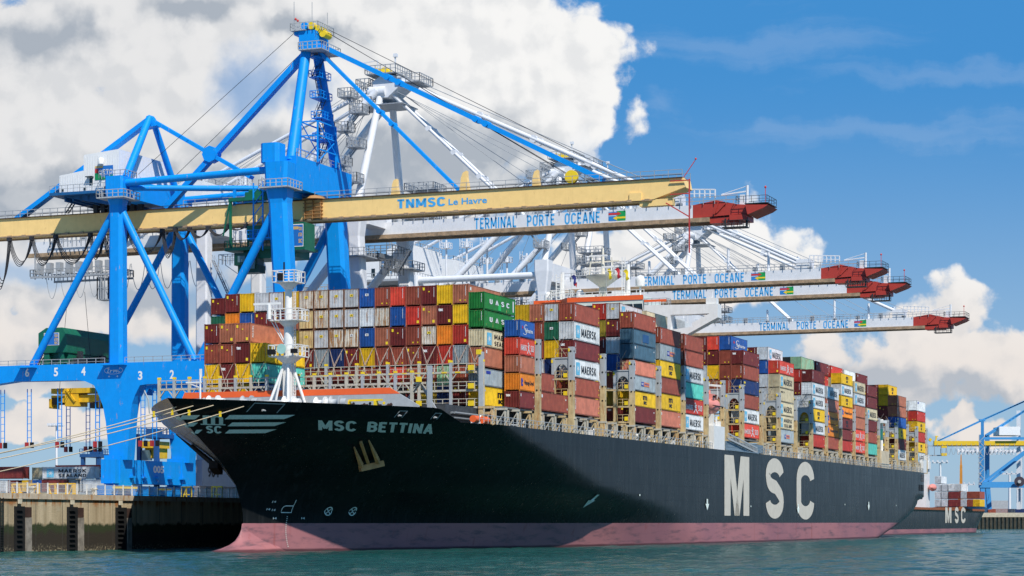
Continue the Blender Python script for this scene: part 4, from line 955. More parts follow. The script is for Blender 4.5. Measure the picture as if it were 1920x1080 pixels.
m = MB(); m.tube((-131.2, 394, 46.6), (-131.2, 394, 53.6), .5, 12, .38); m.ladder((-132.1, 394, 46.6), (-132.1, 394, 55), .6, (1, 0, 0), .6, .08); part('signal_mast', m, shw, ship)
m = MB(); m.tube((-144.6, 394, 46.6), (-144.6, 394, 52.6), .38, 10); m.ladder((-145.3, 393.6, 46.6), (-145.3, 393.6, 52.3), .9, (1, 0, 0), .7, .1); m.railbox(-146.6, -142.6, 392.4, 395, 47.8, 1.2, 1, .07); part('signal_mast', m, shw, ship)
m = MB(); m.tube((-128.4, 393, 46.6), (-128.4, 393, 49.2), .2, 8); m.lathe([(.9, 0), (.95, .8), (.95, 1.3), (.7, 1.8), (.3, 2.05), (0, 2.1)], (-128.4, 393, 49.2)); part('satellite_dome', m, shw, ship)
for t_, z in ((-147.6, 47.4), (-141, 47.6)):
    m = MB(); m.lathe([(.8, 0), (.8, .8), (.5, 1.4), (0, 1.6)], (t_, 394, z)); m.tube((t_, 394, 46.6), (t_, 394, z), .3, 8); part('satellite_dome', m, shw, ship)
m = MB(); m.rail((-149.5, 391.6, 46.9), (-126.3, 388.8, 46.9), 1.2, 1.6, .05); m.box(-140, -137.6, 391, 394, 46.6, 47.8); m.box(-133.5, -131.5, 391, 394, 46.6, 48.2); part('roof_rail', m, shw, ship)
flg = MB
for (t_, z, mt_, lb) in ((-141.8, 51.4, 'flag_tricolour_blue', 'small dark blue and red flag above the left part of the ship bridge'), (-134.6, 52.3, 'flag_yellow', 'small yellow flag nearest the radar mast above the ship bridge'), (-132.9, 52.4, 'flag_red', 'small red flag between two yellow flags above the ship bridge'), (-131.2, 52.0, 'flag_yellow', 'longer yellow flag beside the right signal mast above the ship bridge')):
    cl = {'flag_tricolour_blue': (.03, .04, .2), 'flag_yellow': (.85, .65, .03), 'flag_red': (.55, .04, .05)}[mt_]
    f = thing('signal_flag', lb, 'flag', (t_, 391, z), 'flags flying above the ship bridge')
    m = MB(); vs = []
    for i in range(6):
        x = i/5; vs += [(t_+.25*math.sin(x*5)+x*.9, 391+.15*math.sin(x*7), z-x*1.9), (t_+.55+.2*math.sin(x*5+.5)+x*.9, 391+.2*math.sin(x*6), z-x*1.9+.35)]
    m.add(vs, [(2*i, 2*i+2, 2*i+3, 2*i+1) for i in range(5)]); m.add([(a, b2+.03, c2) for a, b2, c2 in vs], [(2*i+1, 2*i+3, 2*i+2, 2*i) for i in range(5)]); part('cloth', m, mat(mt_, cl, .7, var=.05), f)
    m = MB(); m.tube((t_, 391, z+1.2), (t_+.1, 391, 46.6), .03, 5); part('halyard', m, pgrey, f)
    if 'tri' in mt_:
        m = MB(); m.add([(t_+.75, 390.9, z-1.5), (t_+1.3, 390.9, z-1.1), (t_+1.2, 390.9, z-2.2)], [(0, 1, 2)]); part('red_end', m, ink['r'], f)
# lifeboat hanging amidships, white deck boxes, gangway
lbm = mat('lifeboat_salmon', (.75, .27, .22), .45, var=.08, streak=.1)
lf = thing('lifeboat', 'enclosed salmon pink lifeboat hanging beside the fourth hull-side stack', 'lifeboat', (-114.6, 393.5, 26))
m = MB(); vs = []; NR = 13
for j in range(NR):
    x = j/(NR-1); y = 389.2+8.6*x; w = 1.5*math.sin(math.pi*min(1, max(.02, x*.96+.02)))**.5; kz = 24.4+.7*abs(x-.5)**2*4
    for i in range(12):
        a = 2*math.pi*i/12; vs.append((-114.6+w*math.cos(a), y, (kz+1.5)+(1.5*math.sin(a) if math.sin(a) < 0 else 1.35*math.sin(a))*(.35+.65*w/1.5)))
m.add(vs, [(j*12+i, j*12+(i+1) % 12, (j+1)*12+(i+1) % 12, (j+1)*12+i) for j in range(NR-1) for i in range(12)], True); m.add(vs[:12], [tuple(range(12))]); m.add(vs[-12:], [tuple(reversed(range(12)))]); part('hull', m, lbm, lf)
m = MB(); m.box(-115.5, -113.7, 391.5, 393.5, 27.1, 28.2); m.tube((-114.6, 392.5, 28.1), (-114.6, 392.5, 28.9), .3, 8); part('steering_cabin', m, lbm, lf)
m = MB(); m.box(-113.15, -113.06, 390, 397, 25.85, 26.02); part('rubbing_strake', m, dkm, lf)
m = MB(); m.box(-113.6, -113.4, 391.8, 392.6, 27.5, 27.9); m.box(-113.7, -113.55, 393, 393.4, 27.6, 27.9); part('window', m, dkm, lf)
m = MB()
for s_ in (389.8, 397.6): m.box(-116.8, -116.3, s_-.2, s_+.2, 17.6, 30.4); m.beam((-116.5, s_, 30.3), (-113.7, s_, 30.0), .3, .4); m.beam((-114.4, s_, 30), (-114.4, s_, 27.6), .08, .08)
part('davit', m, shw, ship)
m = MB(); m.box(-117.5, -113.25, 391.2, 398.6, 17.7, 22.2); m.box(-116.5, -114.5, 391.8, 396, 22.2, 22.9); m.lathe([(.5, 0), (.6, .5), (.6, 1.5), (.3, 2), (0, 2.05)], (-115, 394.5, 22.4), 'z'); part('side_house', m, shw, ship)
m = MB()
for i in range(12): m.box(-116.8+rk.random()*3, -116+rk.random()*3, 391.2+i*.55, 391.6+i*.55, 22.2, 22.6+rk.random()*1.8)
part('deck_gear', m, shw, ship)
m = MB(); m.box(-117, -113.25, 543.6, 553.2, 17.7, 22.2); part('side_house', m, mat('rusty_cream', (.66, .55, .38), .6, var=.1, streak=.6, rust=.4), ship)
m = MB(); m.box(-117, -114, 544.5, 549, 25, 27.8); m.tube((-115, 546, 22.2), (-115, 546, 25.5), .25, 8); part('bunker_crane', m, mat('crane_green', (.01, .17, .12), .5), ship)
m = MB(); m.tube((-115, 552, 22), (-115, 552, 30.5), .4, 8); m.box(-116.5, -113.6, 548, 552, 29.4, 30.1); part('bunker_crane', m, shw, ship)
gw = thing('gangway', 'grey stepped gangway stowed along the deck edge aft of the white box', 'gangway', (-112.9, 410, 18.5))
m = MB(); m.beam((-112.85, 399.5, 21.0), (-112.85, 421, 18.9), .12, .25); m.beam((-112.85, 399.5, 20.0), (-112.85, 421, 17.9), .12, .25)
for i in range(22): x = i/21; m.beam((-112.85, 399.5+21.5*x, 20.0-2.1*x), (-112.85, 399.5+21.5*x, 21.0-2.1*x), .1, .1)
part('frame', m, pgrey, gw)
m = MB()
for i in range(21): x = (i+.5)/21; m.box(-113.8, -112.95, 399.3+21.5*x, 400.0+21.5*x, 20.15-2.1*x, 20.25-2.1*x)
part('step', m, beige, gw)
m = MB(); m.box(-113.3, -112.7, 399, 422, 17.75, 17.95); m.rail((-113.2, 399, 17.9), (-113.2, 428, 17.9), 1.2, 1.5, .05); m.box(-114.6, -113.2, 399.5, 427, 18, 19.6); part('platform', m, mat('blue_grey', (.16, .22, .27), .6), gw)
# stern mooring deck
m = MB(); m.box(-118, -113.1, 599.2, 604, 17.75, 21.4); m.railbox(-118, -113, 599, 605, 21.4, 1.2, 1, .06); part('stern_house', m, shw, ship)
for i in range(3):
    m = MB(); s0 = 592+i*3; rect(m, lambda u, v: (0, s0+1.9*u, 12.6+1.7*v)); part('mooring_port', wrap(m, .05, .8), dkm, ship)
m = MB(); rect(m, lambda u, v: (0, 595.5+5*u, 15.2+2.0*v)); mp = part('mooring_port', wrap(m, .05, .8), dkm, ship)
m = MB()
for i in range(4): rect(m, lambda u, v: (0, 595.5+1.6*i+.25*u, 15.2+2.0*v))
part('port_frame', wrap(m, .09, .8), galv, mp)
# ------------------------------------------------------------------ ship-to-shore cranes
cblue = mat('crane_blue', (.004, .285, .80), .45, var=.04, streak=.26, dirt=(.02, .13, .33), spec=.22, rust=.05)
cyel = mat('girder_yellow', (.95, .645, .245), .5, var=.04, streak=.10, rust=.05, dirt=(.30, .15, .06))
cwht = mat('crane_white', (.72, .73, .75), .42, var=.04, streak=.10, dirt=(.45, .42, .38))
cred = mat('boom_red', (.42, .045, .03), .45, var=.07, streak=.1)
grail = mat('walkway_grey', (.33, .35, .37), .5, var=.1)
cgrn = mat('trolley_green', (.008, .125, .070), .45, var=.12, streak=.2, dirt=(.02, .04, .03))
rope = mat('wire_rope', (.03, .03, .035), .6, var=0)
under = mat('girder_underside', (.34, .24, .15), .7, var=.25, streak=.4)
tblue = mat('lettering_blue', (.06, .38, .74), .5, var=.05)
def octa(t, s, w, d, c): return [(t-w+c, s-d), (t+w-c, s-d), (t+w, s-d+c), (t+w, s+d-c), (t+w-c, s+d), (t-w+c, s+d), (t-w, s+d-c), (t-w, s-d+c)]
def loft(m, p0, z0, p1, z1):
    n = len(p0); m.add([(a, b, z0) for a, b in p0]+[(a, b, z1) for a, b in p1], [(i, (i+1) % n, (i+1) % n+n, i+n) for i in range(n)]+[tuple(reversed(range(n))), tuple(range(n, 2*n))])
def festoon(m, p, q, sag, r=.055, k=3, n=14):
    for j in range(k):
        pts = []
        for i in range(n+1):
            x = i/n; y = (p[1]+(q[1]-p[1])*x)+(j-1)*.28; sg = sag*(1-(2*x-1)**2)**.85*(1-.06*j)
            pts.append((p[0]+(q[0]-p[0])*x, y, p[2]+(q[2]-p[2])*x-sg))
        m.path(pts, r, 5)
# ---- the blue crane with the yellow girder
SC, SN, SF = 329.0, 318.6, 339.4
TL, TW = -198.0, -166.6
cr = thing('gantry_crane', 'blue ship to shore crane with a long yellow girder, over the bow', 'crane', (TW, SC, 7.1))
for s_ in (SN, SF):
    m = MB(); loft(m, octa(TL, s_, 1.4, 1.25, .55), 30.0, octa(TL, s_, 1.3, 1.2, .5), 58.2); loft(m, octa(TL, s_, 1.3, 1.2, .5), 58.2, octa(TL, s_, 1.75, 1.6, .3), 60.2); loft(m, octa(TL, s_, 1.75, 1.6, .3), 60.2, octa(TL, s_, 1.75, 1.6, .3), 63.1 if s_ == SN else 62); part('leg', m, cblue, cr)
    m = MB(); loft(m, octa(TW+1.6, s_, 1.75, 1.5, .6), 26, octa(TW-.2, s_, 1.7, 1.5, .6), 56.8); loft(m, octa(TW-.2, s_, 1.7, 1.5, .6), 56.8, octa(TW-.3, s_, 2.0, 1.8, .5), 59.5); loft(m, octa(TW-.3, s_, 2.0, 1.8, .5), 59.5, octa(TW-.3, s_, 2.2, 1.9, .5), 63.6); part('leg', m, cblue, cr)
    # portal beam with its flared lower leg
    f = s_-1.15
    pp = [(0, 686), (383, 675.5), (383, 716), (312, 719), (277, 720), (262, 722), (252, 742), (247, 757), (244, 780), (238, 862), (205, 862), (197.5, 790), (192, 760), (182, 735), (175, 722), (160, 715), (147, 713), (27, 715), (0, 712)]
    pts = [(A(x, y, 318.5-1.15)[0], A(x, y, 318.5-1.15)[2]) for x, y in pp]
    xl = -232 if s_ == SN else -204.5
    pts[0] = (xl, pts[0][1]); pts[-1] = (xl, 27.0)
    if s_ == SF: pts = [q_ for q_ in pts if q_[0] >= xl]; pts[1] = (TW+1.5, pts[1][1]); pts[2] = (TW+1.5, pts[2][1])
    m = MB(); m.prism(pts, 's', f, f+2.3); pbm = part('portal_beam', m, cblue, cr)
    m = MB(); m.box(TW-1.2, TW+2.4, s_-1.15, s_+1.15, 14.6, 26.6); part('lower_leg', m, cblue, cr)
    m = MB(); m.rail((-232, f+.1, 31.0), (TL-2, f+.1, 31.0), 1.1, 1.8, .045); m.rail((TL+2, f+.1, 31), (TW-2, f+.1, 31), 1.1, 1.8, .045); part('handrail', m, grail, pbm)
    m = MB()
    for t0, w in ((-215.2, 3.4), (TL+.2, 4.6)): m.box(t0-w/2, t0+w/2, f-1.35, f-.01, 30.75, 30.95); 
    part('ledge', m, cblue, pbm)
    if s_ == SN:
        m = MB()
        for ch, px, py in (('6', 51, 698.5), ('5', 105, 697.5), ('4', 156.5, 696), ('3', 263, 704), ('2', 322.5, 702), ('1', 378, 700)):
            t0, _, z0 = A(px, py, f); text(m, ch, front_fn(f-.02, t0-.42, t0+.42 if ch != '1' else t0+.1, z0-.75, z0+.75), .03)
        part('beam_number', m, ink['w'], pbm)
        m = MB(); t0, _, z0 = A(213, 694.5, f); text(m, 'ZPMC', front_fn(f-.02, t0-1.3, t0+1.3, z0-.36, z0+.36), .018); stroke(m, arc(t0, z0, 1.8, .62, 0, 360, 28), .06, lambda x, y: (x, f-.02, y))
        for dx in (-.9, .75): text(m, '+', front_fn(f-.02, t0+dx-.18, t0+dx+.18, z0-1.2, z0-.85), .02)
        part('maker_lettering', m, mat('pale_blue_lettering', (.75, .85, .92), .5, var=0), pbm)
    for px in (5, 55, 112, 128, 165, 183, 268, 290):
        if (px > 120 and px < 180) == (s_ == SF) or (px in (5, 55, 112, 268) and s_ == SN) or (px in (183, 290) and s_ == SF):
            t0 = t_of(px, s_); m = MB(); m.ladder((t0, s_, 17.5), (t0, s_, 27.2), .8, (1, 0, 0), 1.1, .06); lf_ = part('lamp_hanger', m, cblue, cr)
            m = MB(); m.box(t0+.3, t0+.75, s_-.3, s_+.3, 16.9, 17.9); part('signal_lamp', m, dkm, lf_); m = MB(); m.box(t0-.75, t0-.3, s_-.3, s_+.3, 16.9, 17.9); part('signal_lamp', m, ink['r'] if False else mat('lamp_red', (.4, .03, .03), .4), lf_)
    # braces of the frame
    zb = 31.2; m = MB(); m.tube((TL-.6, s_, 57.6), (-215.3, s_, zb), .62, 12); part('brace', m, cblue, cr)
    m = MB(); m.tube((TL+.6, s_, 57.6), (-183.0, s_, zb), .62, 12); part('brace', m, cblue, cr)
    m = MB(); m.tube((TW-.8, s_, 56.6), (-182.2, s_, zb), .72, 12); part('brace', m, cblue, cr)
    m = MB(); m.tube((TL+1.2, s_, 62.0), (TW-1.8, s_, 62.6), .62, 12); part('tie', m, cblue, cr)
    for t_ in (TL, TW-.2):
        m = MB(); m.box(t_-2.7, t_+2.7, s_-2.6, s_+2.6, 59.2, 59.4); m.railbox(t_-2.7, t_+2.7, s_-2.6, s_+2.6, 59.4, 1.2, 1.0, .05); part('leg_platform', m, galv, cr)
m = MB(); m.tube((TL+2, SN+.5, 61.2), (TW-10, SC, 61.4), .5, 10); m.tube((TL+12, SF, 61.2), (TW-4, SN+4, 60.6), .5, 10); m.tube((-186, SF, 61.0), (-170, SC+2, 60.2), .55, 10)
for t_ in (-180, -176): m.beam((t_, SC-2, 58.4), (t_, SC-2, 61), .5, .5)
part('cross_brace', m, cblue, cr)
# sill beams and bogies
for t_ in (TL, TW+.6):
    m = MB(); m.box(t_-1.4, t_+1.4, SN-3.2, SF+3.2, 10.6, 14.7)
    for s_ in (SN, SF): m.box(t_-1.6, t_+1.6, s_-1.9, s_+1.9, 10.2, 15.4)
    sb_ = part('sill_beam', m, cblue, cr)
    for k in range(8):
        s_ = SN-4+k*3.85; m = MB(); m.prism([(s_-1.5, 10.2), (s_+1.5, 10.2), (s_+.9, 8.0), (s_-.9, 8.0)], 't', t_-.9, t_+.9)
        bg_ = part('bogie', m, cblue, sb_)
        m = MB()
        for d in (-.8, .8): m.tube((t_-.3, s_+d, 7.6), (t_+.3, s_+d, 7.6), .5, 14)
        part('wheel', m, blk, sb_)
    m = MB()
    for k in range(5): m.box(t_+1.4, t_+2.1, SN+1+k*4.3, SN+2.4+k*4.3, 11.6, 11.9); m.beam((t_+1.45, SN+1.7+k*4.3, 10.8), (t_+2.0, SN+1.7+k*4.3, 11.6), .2, .2)
    part('lug', m, cblue, sb_)
    if t_ == TL:
        m = MB(); text(m, '005', side_fn(t_+1.42, SC-1.2, SC+2.4, 12.6, 13.9), .04); part('crane_number', m, ink['w'], sb_)
        m = MB(); m.box(t_+1.4, t_+2.6, SN-4, SN+2.0, 9.7, 10.05); m.box(t_+1.4, t_+2.6, SC, SC+3, 9.6, 9.9); part('buffer', m, yel, sb_)
# girder
G0, G1 = 55.35, 58.5
m = MB(); xt = -99.4; m.prism([(-236, G0), (-104.6, G0), (xt, 57.0), (xt-.3, G1), (-236, G1)], 's', SC-2.0, SC+2.0)
gi = part('girder', m, cyel, cr)
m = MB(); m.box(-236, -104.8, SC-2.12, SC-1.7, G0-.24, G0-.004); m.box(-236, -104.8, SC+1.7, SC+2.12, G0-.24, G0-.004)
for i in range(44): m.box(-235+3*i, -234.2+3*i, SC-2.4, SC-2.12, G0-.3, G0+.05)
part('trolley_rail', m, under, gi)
m = MB(); m.box(-236, -99.8, SC-2.3, SC+2.3, G1+.002, G1+.1); part('top_flange', m, mat('dark_rust', None), gi)
m = MB(); m.rail((-236, SC-2.2, G1+.1), (-203, SC-2.2, G1+.1), 1.25, 1.6, .05); m.rail((-190, SC-2.2, G1+.1), (-99.8, SC-2.2, G1+.1), 1.2, 2.3, .04); m.rail((-236, SC+2.2, G1+.1), (-99.8, SC+2.2, G1+.1), 1.2, 2.3, .04); part('girder_rail', m, grail, gi)
fs_ = SC-2.03
m = MB(); a, b2 = t_of(745, fs_), t_of(834, fs_); text(m, 'TNMSC', lambda u, v: (a+(b2-a)*u, fs_, 56.25+1.45*v), .05); c_, d_ = t_of(841, fs_), t_of(913, fs_); text(m, 'Le Havre', lambda u, v: (c_+(d_-c_)*u, fs_, 56.3+1.05*v), .02)
part('girder_lettering', m, tblue, gi)
for px, w, h_ in ((871, 1.1, 3.6), (1005, .9, 3.0), (741, .9, 3.0)):
    t0 = t_of(px, SC); m = MB(); m.prism([(t0-w*.7, G1), (t0+w*.9, G1), (t0+w*.5, G1+h_*.7), (t0+w*.45, G1+h_), (t0-w*.1, G1+h_*.92), (t0-w*.4, G1+h_*.7)], 's', SC-.5, SC+.5); part('pylon', m, cyel, gi)

m = MB(); t0 = t_of(1077, SC); m.tube((t0, SC-1.6, 59.8), (t0, SC-1.0, 59.8), 1.1, 18); part('sheave', m, yel, gi)
m = MB(); m.prism([(-101.5, 54.3), (-107, 54.3), (-107, 55.35), (-101.5, 55.35)], 's', SC-1.9, SC-.5); m.box(-108.6, -106.6, SC-2.25, SC-2.0, 55.2, 56.5); part('end_box', m, cyel, gi)
m = MB()
for z in (58.0, 55.9): m.beam((-101.8, SC-2.3, z), (-98.6, SC-2.3, z), .16, .16)
m.beam((-98.6, SC-2.3, 58.2), (-98.6, SC-2.3, 46.5), .2, .2); m.beam((-102.5, SC-2.2, 54.6), (-98.6, SC-2.3, 52.2), .18, .18); part('limit_mast', m, mat('mast_red', (.5, .05, .04), .5), gi)
m = MB(); m.beam((-99.8, SC-1.5, 58.6), (-97.9, SC-1.5, 61.2), .1, .1); m.lathe([(0, -.2), (.22, 0), (0, .25)], (-97.8, SC-1.5, 61.4), n=8); part('aviation_light', m, ink['r'], gi)
m = MB(); t0 = t_of(588, fs_)
for k in range(5): m.box(t0-1.8, t0+1.8, SC-2.5, SC-2.05, 55.4+.62*k, 55.52+.62*k)
for d in (-1.5, 0, 1.5): m.box(t0+d-.07, t0+d+.07, SC-2.45, SC-2.1, 55.2, 58.4)
m.lathe([(2.2, 0), (1.6, .5), (.2, .8)], (t0, SC-1.6, 58.6), n=12); part('boom_hinge', m, mat('hinge_rust', (.40, .20, .07), .7, rust=.5), gi)
# machinery house on its platform
hz0, hs0, hs1 = 61.2, 320.6, 337.5
ta0, ta1, ta2 = t_of(111.5, hs0), t_of(157, hs0), t_of(223, hs0)
m = MB(); m.prism([(ta0, hz0), (ta2, hz0), (ta2, 68.3), (ta1, 67.7), (ta1, 65.0), (ta0, 64.4)], 's', hs0, hs1); hs_ = part('machinery_house', m, mat('house_white', (.78, .78, .77), .45, var=.03, streak=.12, dirt=(.55, .55, .52)), cr)
m = MB()
for i in range(24):
    t0 = ta0+(ta2-ta0)*(i+.5)/24; m.box(t0-.03, t0+.03, hs0-.03, hs0, hz0, 64.3 if t0 < ta1 else 67.4)
for i in range(34): s0 = hs0+.5*i; m.box(ta2, ta2+.03, s0, s0+.06, hz0, 68)
part('cladding_rib', m, mat('house_white_rib', (.66, .66, .66), .5, var=.03), hs_)
fh = hs0-.06; p0 = t_of(178, fh); p1 = t_of(212, fh)
sg_ = MB(); rect(sg_, front_fn(fh, p0, p1, 63.2, 65.6)); sgn = part('sign_panel', sg_, mat('sign_blue', (.02, .16, .50), .4, var=0), hs_)
m = MB(); rect(m, front_fn(fh-.02, p0, p0+1.6, 65.2, 65.6)); part('sign_stripe', m, mat('sign_ochre', (.62, .42, .16), .4, var=0), sgn)
m = MB(); rect(m, front_fn(fh-.02, p0, p0+.7, 64.4, 65.1)); part('sign_stripe', m, ink['r'], sgn)
m = MB(); fn = front_fn(fh-.02, p0, p1, 63.2, 65.6); poly(m, fn, [(0, 0), (1, 0), (1, .34), (.7, .22), (.35, .2), (.25, .5), (0, .48)]); part('sign_stripe', m, mat('sign_green', (.01, .25, .08), .4, var=0), sgn)
m = MB(); text(m, 'SETO', front_fn(fh-.05, p0+.9, p1-.1, 64.15, 64.95), .005); part('lettering', m, ink['w'], sgn)
m = MB(); t0 = t_of(171, fh); m.box(t0-.35, t0+.3, fh-.02, fh+.02, 62.4, 63.6); m.box(t0-.8, t0+.5, fh-.7, fh+.02, 63.7, 63.85)
for px in (117, 159, 197): t0 = t_of(px, fh); m.box(t0-.25, t0+.25, fh-.02, fh+.02, 61.6, 62)
part('door', m, mat('dark_glass', None), hs_)
m = MB(); t0 = t_of(192, fh); m.lathe([(.5, 0), (.5, .9), (.3, 1.1), (0, 1.15)], (t0, fh-.5, 65.8), n=12); part('roof_vent', m, shw, hs_)
m = MB(); m.box(ta0-1, ta2+.6, hs0-1.6, hs1+1, hz0-.5, hz0-.02); m.prism([(ta0+.5, hz0-.5), (ta2+2, hz0-.5), (ta2+2, 58.6), (ta2-1, 58.6)], 's', hs0, hs0+.6); m.prism([(ta0+.5, hz0-.5), (ta2+2, hz0-.5), (ta2+2, 58.6), (ta2-1, 58.6)], 's', hs1-.6, hs1)
for i in range(7): m.box(ta0+1+1.6*i, ta0+1.3+1.6*i, hs0, hs1, 59.8, 60.7)
part('house_platform', m, mat('crane_blue_dark', (.012, .10, .26), .5), cr)
m = MB(); m.rail((ta0-1, hs0-1.55, hz0), (ta2-.8, hs0-1.55, hz0), 1.2, 1.2, .04); m.railbox(ta2-3, ta2+2.3, hs0-1.6, hs0+2, 63.2, 1.2, 1, .05); part('handrail', m, grail, cr)
m = MB(); m.box(TL-1.6, TL+1.6, SN+1, SF-1, 59.6, 63.0); part('landside_crossbeam', m, cblue, cr)
m = MB(); m.stair((t_of(126, SC-3), SC-3, 58.7), (t_of(143, SC-3), SC-3, 61), .8, (0, 1, 0))
for i in range(7): m.box(-208+1.5*i, -207.2+1.5*i, SC-2.5, SC-1.5, 58.6, 60.6)
part('girder_stair', m, mat('dark_equipment', (.03, .035, .04), .6), cr)
# waterside cross beam, tower head
m = MB(); m.box(TW-2.2, TW+1.9, SN+1.6, SF+2, 59.6, 65.0); m.box(TW-2.4, TW-.4, SN+1.6, SF+2, 58.7, 59.6); xb = part('waterside_crossbeam', m, cblue, cr)
m = MB(); m.rail((TW+1.8, SN+2, 65), (TW+1.8, SF+2, 65), 1.2, 1.6, .045); part('handrail', m, grail, xb)
m = MB(); loft(m, octa(TW-1.5, SN-.1, 1.75, 1.6, .6), 63.62, octa(TW-1.5, SN-.1, 1.75, 1.6, .6), 66.8); part('leg_head', m, cblue, cr)
AT, AZ = -166.2, 84.2
m = MB(); m.tube((TW+.6, SN+2.4, 64.2), (AT-.3, SC-1.6, AZ), .98, 16, .85); part('tower_leg', m, cblue, cr)
m = MB(); m.tube((TW+.9, SF-2, 65), (AT+.2, SC+1.6, AZ), .98, 16, .85); part('tower_leg', m, cblue, cr)
m = MB(); m.box(AT-1.2, AT+1.8, SC-2.6, SC+2.6, AZ-.3, AZ+3.0); m.box(AT-2.2, AT+.6, SC-2.4, SC+2.4, AZ+2.4, AZ+3.0); th_ = part('tower_head', m, cblue, cr)
m = MB(); m.box(AT-.8, AT+3.6, SC-3.6, SC+3.6, AZ-.5, AZ-.35); m.railbox(AT-.8, AT+3.6, SC-3.6, SC+3.6, AZ-.35, 1.2, .9, .05); m.box(AT-2.6, AT+.2, SC-3, SC+3, AZ+3.0, AZ+3.1); m.railbox(AT-2.6, AT+2.6, SC-3, SC+3, AZ+3.1, 1.2, .9, .05); part('head_platform', m, galv, th_)
for i, (dt, dz) in enumerate(((-.9, 4.2), (.4, 4.1), (1.8, 3.4), (2.6, 2.6))):
    m = MB(); m.tube((AT+dt, SC-1.2, AZ+dz), (AT+dt, SC+1.2, AZ+dz), .62, 16); part('sheave', m, cblue if i == 0 else yel, th_)
m = MB(); 
for a_, b_, c_ in ((-2.4, -2, 8.2), (0, 0, 8.4), (2.4, 1, 6.6)): m = MB(); m.beam((AT+a_, SC+b_, AZ+3), (AT+a_, SC+b_, AZ+c_), .07, .07); part('antenna', m, grail, th_)
m = MB(); m.lathe([(0, -.25), (.25, 0), (0, .3)], (AT-2.1, SC-2, AZ+5.2), n=8); m.lathe([(0, -.25), (.25, 0), (0, .3)], (AT-1.7, SC-2, AZ+4.9), n=8); part('aviation_light', m, ink['r'], th_)
# stairs inside the tower
zz = [65.4, 69.4, 73.0, 76.4, 79.8, 83.2]; m = MB(); mp_ = MB()
for i in range(5):
    u0 = (zz[i]-65)/19; cs = SC+.6+(1-u0)*2.4; t_a = AT+.4; d = 2.2 if i % 2 == 0 else -2.2
    m.stair((t_a+.0, cs-d*.5, zz[i]), (t_a+.3, cs+d*.5, zz[i+1]), .8, (1, 0, 0)); mp_.box(t_a-.8, t_a+1.3, cs-2.0, cs+2.2, zz[i+1]-.12, zz[i+1]); mp_.railbox(t_a-.8, t_a+1.3, cs-2.0, cs+2.2, zz[i+1], 1.1, 1, .05)
part('tower_stair', m, mat('stair_dark_blue', (.02, .05, .12), .5), cr); part('stair_landing', mp_, cblue, cr)
m = MB()
for t_ in (TW-1, TW+2.2):
    for s_ in (SC-1.5, SC+5.5): m.beam((t_, s_, 65), (t_, s_, 72), .25, .25)
    for z in (67.3, 69.6, 72): m.beam((t_, SC-1.5, z), (t_, SC+5.5, z), .2, .2)
    m.beam((t_, SC-1.5, 65), (t_, SC+5.5, 69.6), .14, .14); m.beam((t_, SC+5.5, 67.3), (t_, SC-1.5, 72), .14, .14)
for z in (69.6, 72):
    for s_ in (SC-1.5, SC+5.5): m.beam((TW-1, s_, z), (TW+2.2, s_, z), .2, .2)
part('stair_tower', m, cblue, cr)
# stays
def stay(name, p, q, w, h_, mt_, par, sp=.62):
    m = MB(); m.beam(p, q, w+2*sp, h_); return part(name, m, mt_, par)
ap = (AT+1.6, SC, AZ+.9); e1 = A(1132, 341, SC); e2 = A(862, 358, SC); e1 = (e1[0], SC, 59.2); e2 = (e2[0], SC, 58.9)
f1_ = stay('forestay', ap, e1, .5, .8, cblue, cr, .45); f2_ = stay('forestay', (AT+1.5, SC, AZ-.2), e2, .3, .5, cblue, cr, .35)
for st_, p, q, fr in ((f1_, ap, e1, (.25, .29, .565, .6)), (f2_, (AT+1.5, SC, AZ-.2), e2, (.44, .53))):
    m = MB()
    for x in fr:
        c_ = [p[i]+(q[i]-p[i])*x for i in range(3)]; m.tube((c_[0], SC-1.0, c_[2]), (c_[0], SC+1.0, c_[2]), .55 if len(fr) > 2 else .42, 12)
    part('pin_joint', m, cblue, st_)
bk = A(312, 386, SC); jt = A(397, 290, SC); sm = A(283, 219, SC)
stay('backstay', (AT-.6, SC, AZ+.2), (bk[0], SC, 59), .4, .95, cblue, cr, .45)
stay('backstay', (jt[0], SC, jt[2]), (A(472, 333, SC)[0], SC, A(472, 333, SC)[2]), .5, .6, cblue, cr, .5)
stay('backstay', (sm[0], SC, sm[2]-.5), (jt[0], SC, jt[2]), .5, .6, cblue, cr, .5)
stay('backstay', (sm[0]-.3, SC, sm[2]-.6), (A(33, 409, SC)[0], SC, 58.6), .6, .8, cblue, cr, .5)
m = MB(); m.lathe([(1.45, -.9), (1.45, .9)], (jt[0], SC, jt[2]), 's', 8); part('joint_plate', m, cblue, cr)
m = MB(); m.tube((TL+.6, SN+1.5, 63.1), (sm[0], SC-.5, sm[2]-.3), .72, 14, .62); part('rear_frame_leg', m, cblue, cr)
m = MB(); m.tube((TL+.6, SF-1.5, 62), (sm[0], SC+.5, sm[2]-.3), .62, 14, .55); part('rear_frame_leg', m, cblue, cr)
m = MB(); m.prism([(sm[0]-1.6, sm[2]-2.2), (sm[0]+1.5, sm[2]-1.8), (sm[0]+.1, sm[2]+.2)], 's', SC-.9, SC+.9); part('rear_frame_head', m, cblue, cr)
m = MB()
for k, (q, d) in enumerate(((e1, 1.5), (e1, 1.0), (A(1079, 345, SC), -.4), (A(1075, 345, SC), .6))): m.tube((AT+2.2, SC+d, AZ+3.9-.5*(k > 1)), (q[0]+(1.5 if k < 2 else 0), SC+d, 60.6-.8*(k > 1)), .055, 6)
m.tube((AT-2.2, SC-2, AZ+3), (t_of(258, SC-2), SC-2, 64.8), .045, 5); m.tube((AT-1, SC+2, AZ+2), (t_of(318, SC+2), SC+2, 64), .045, 5)
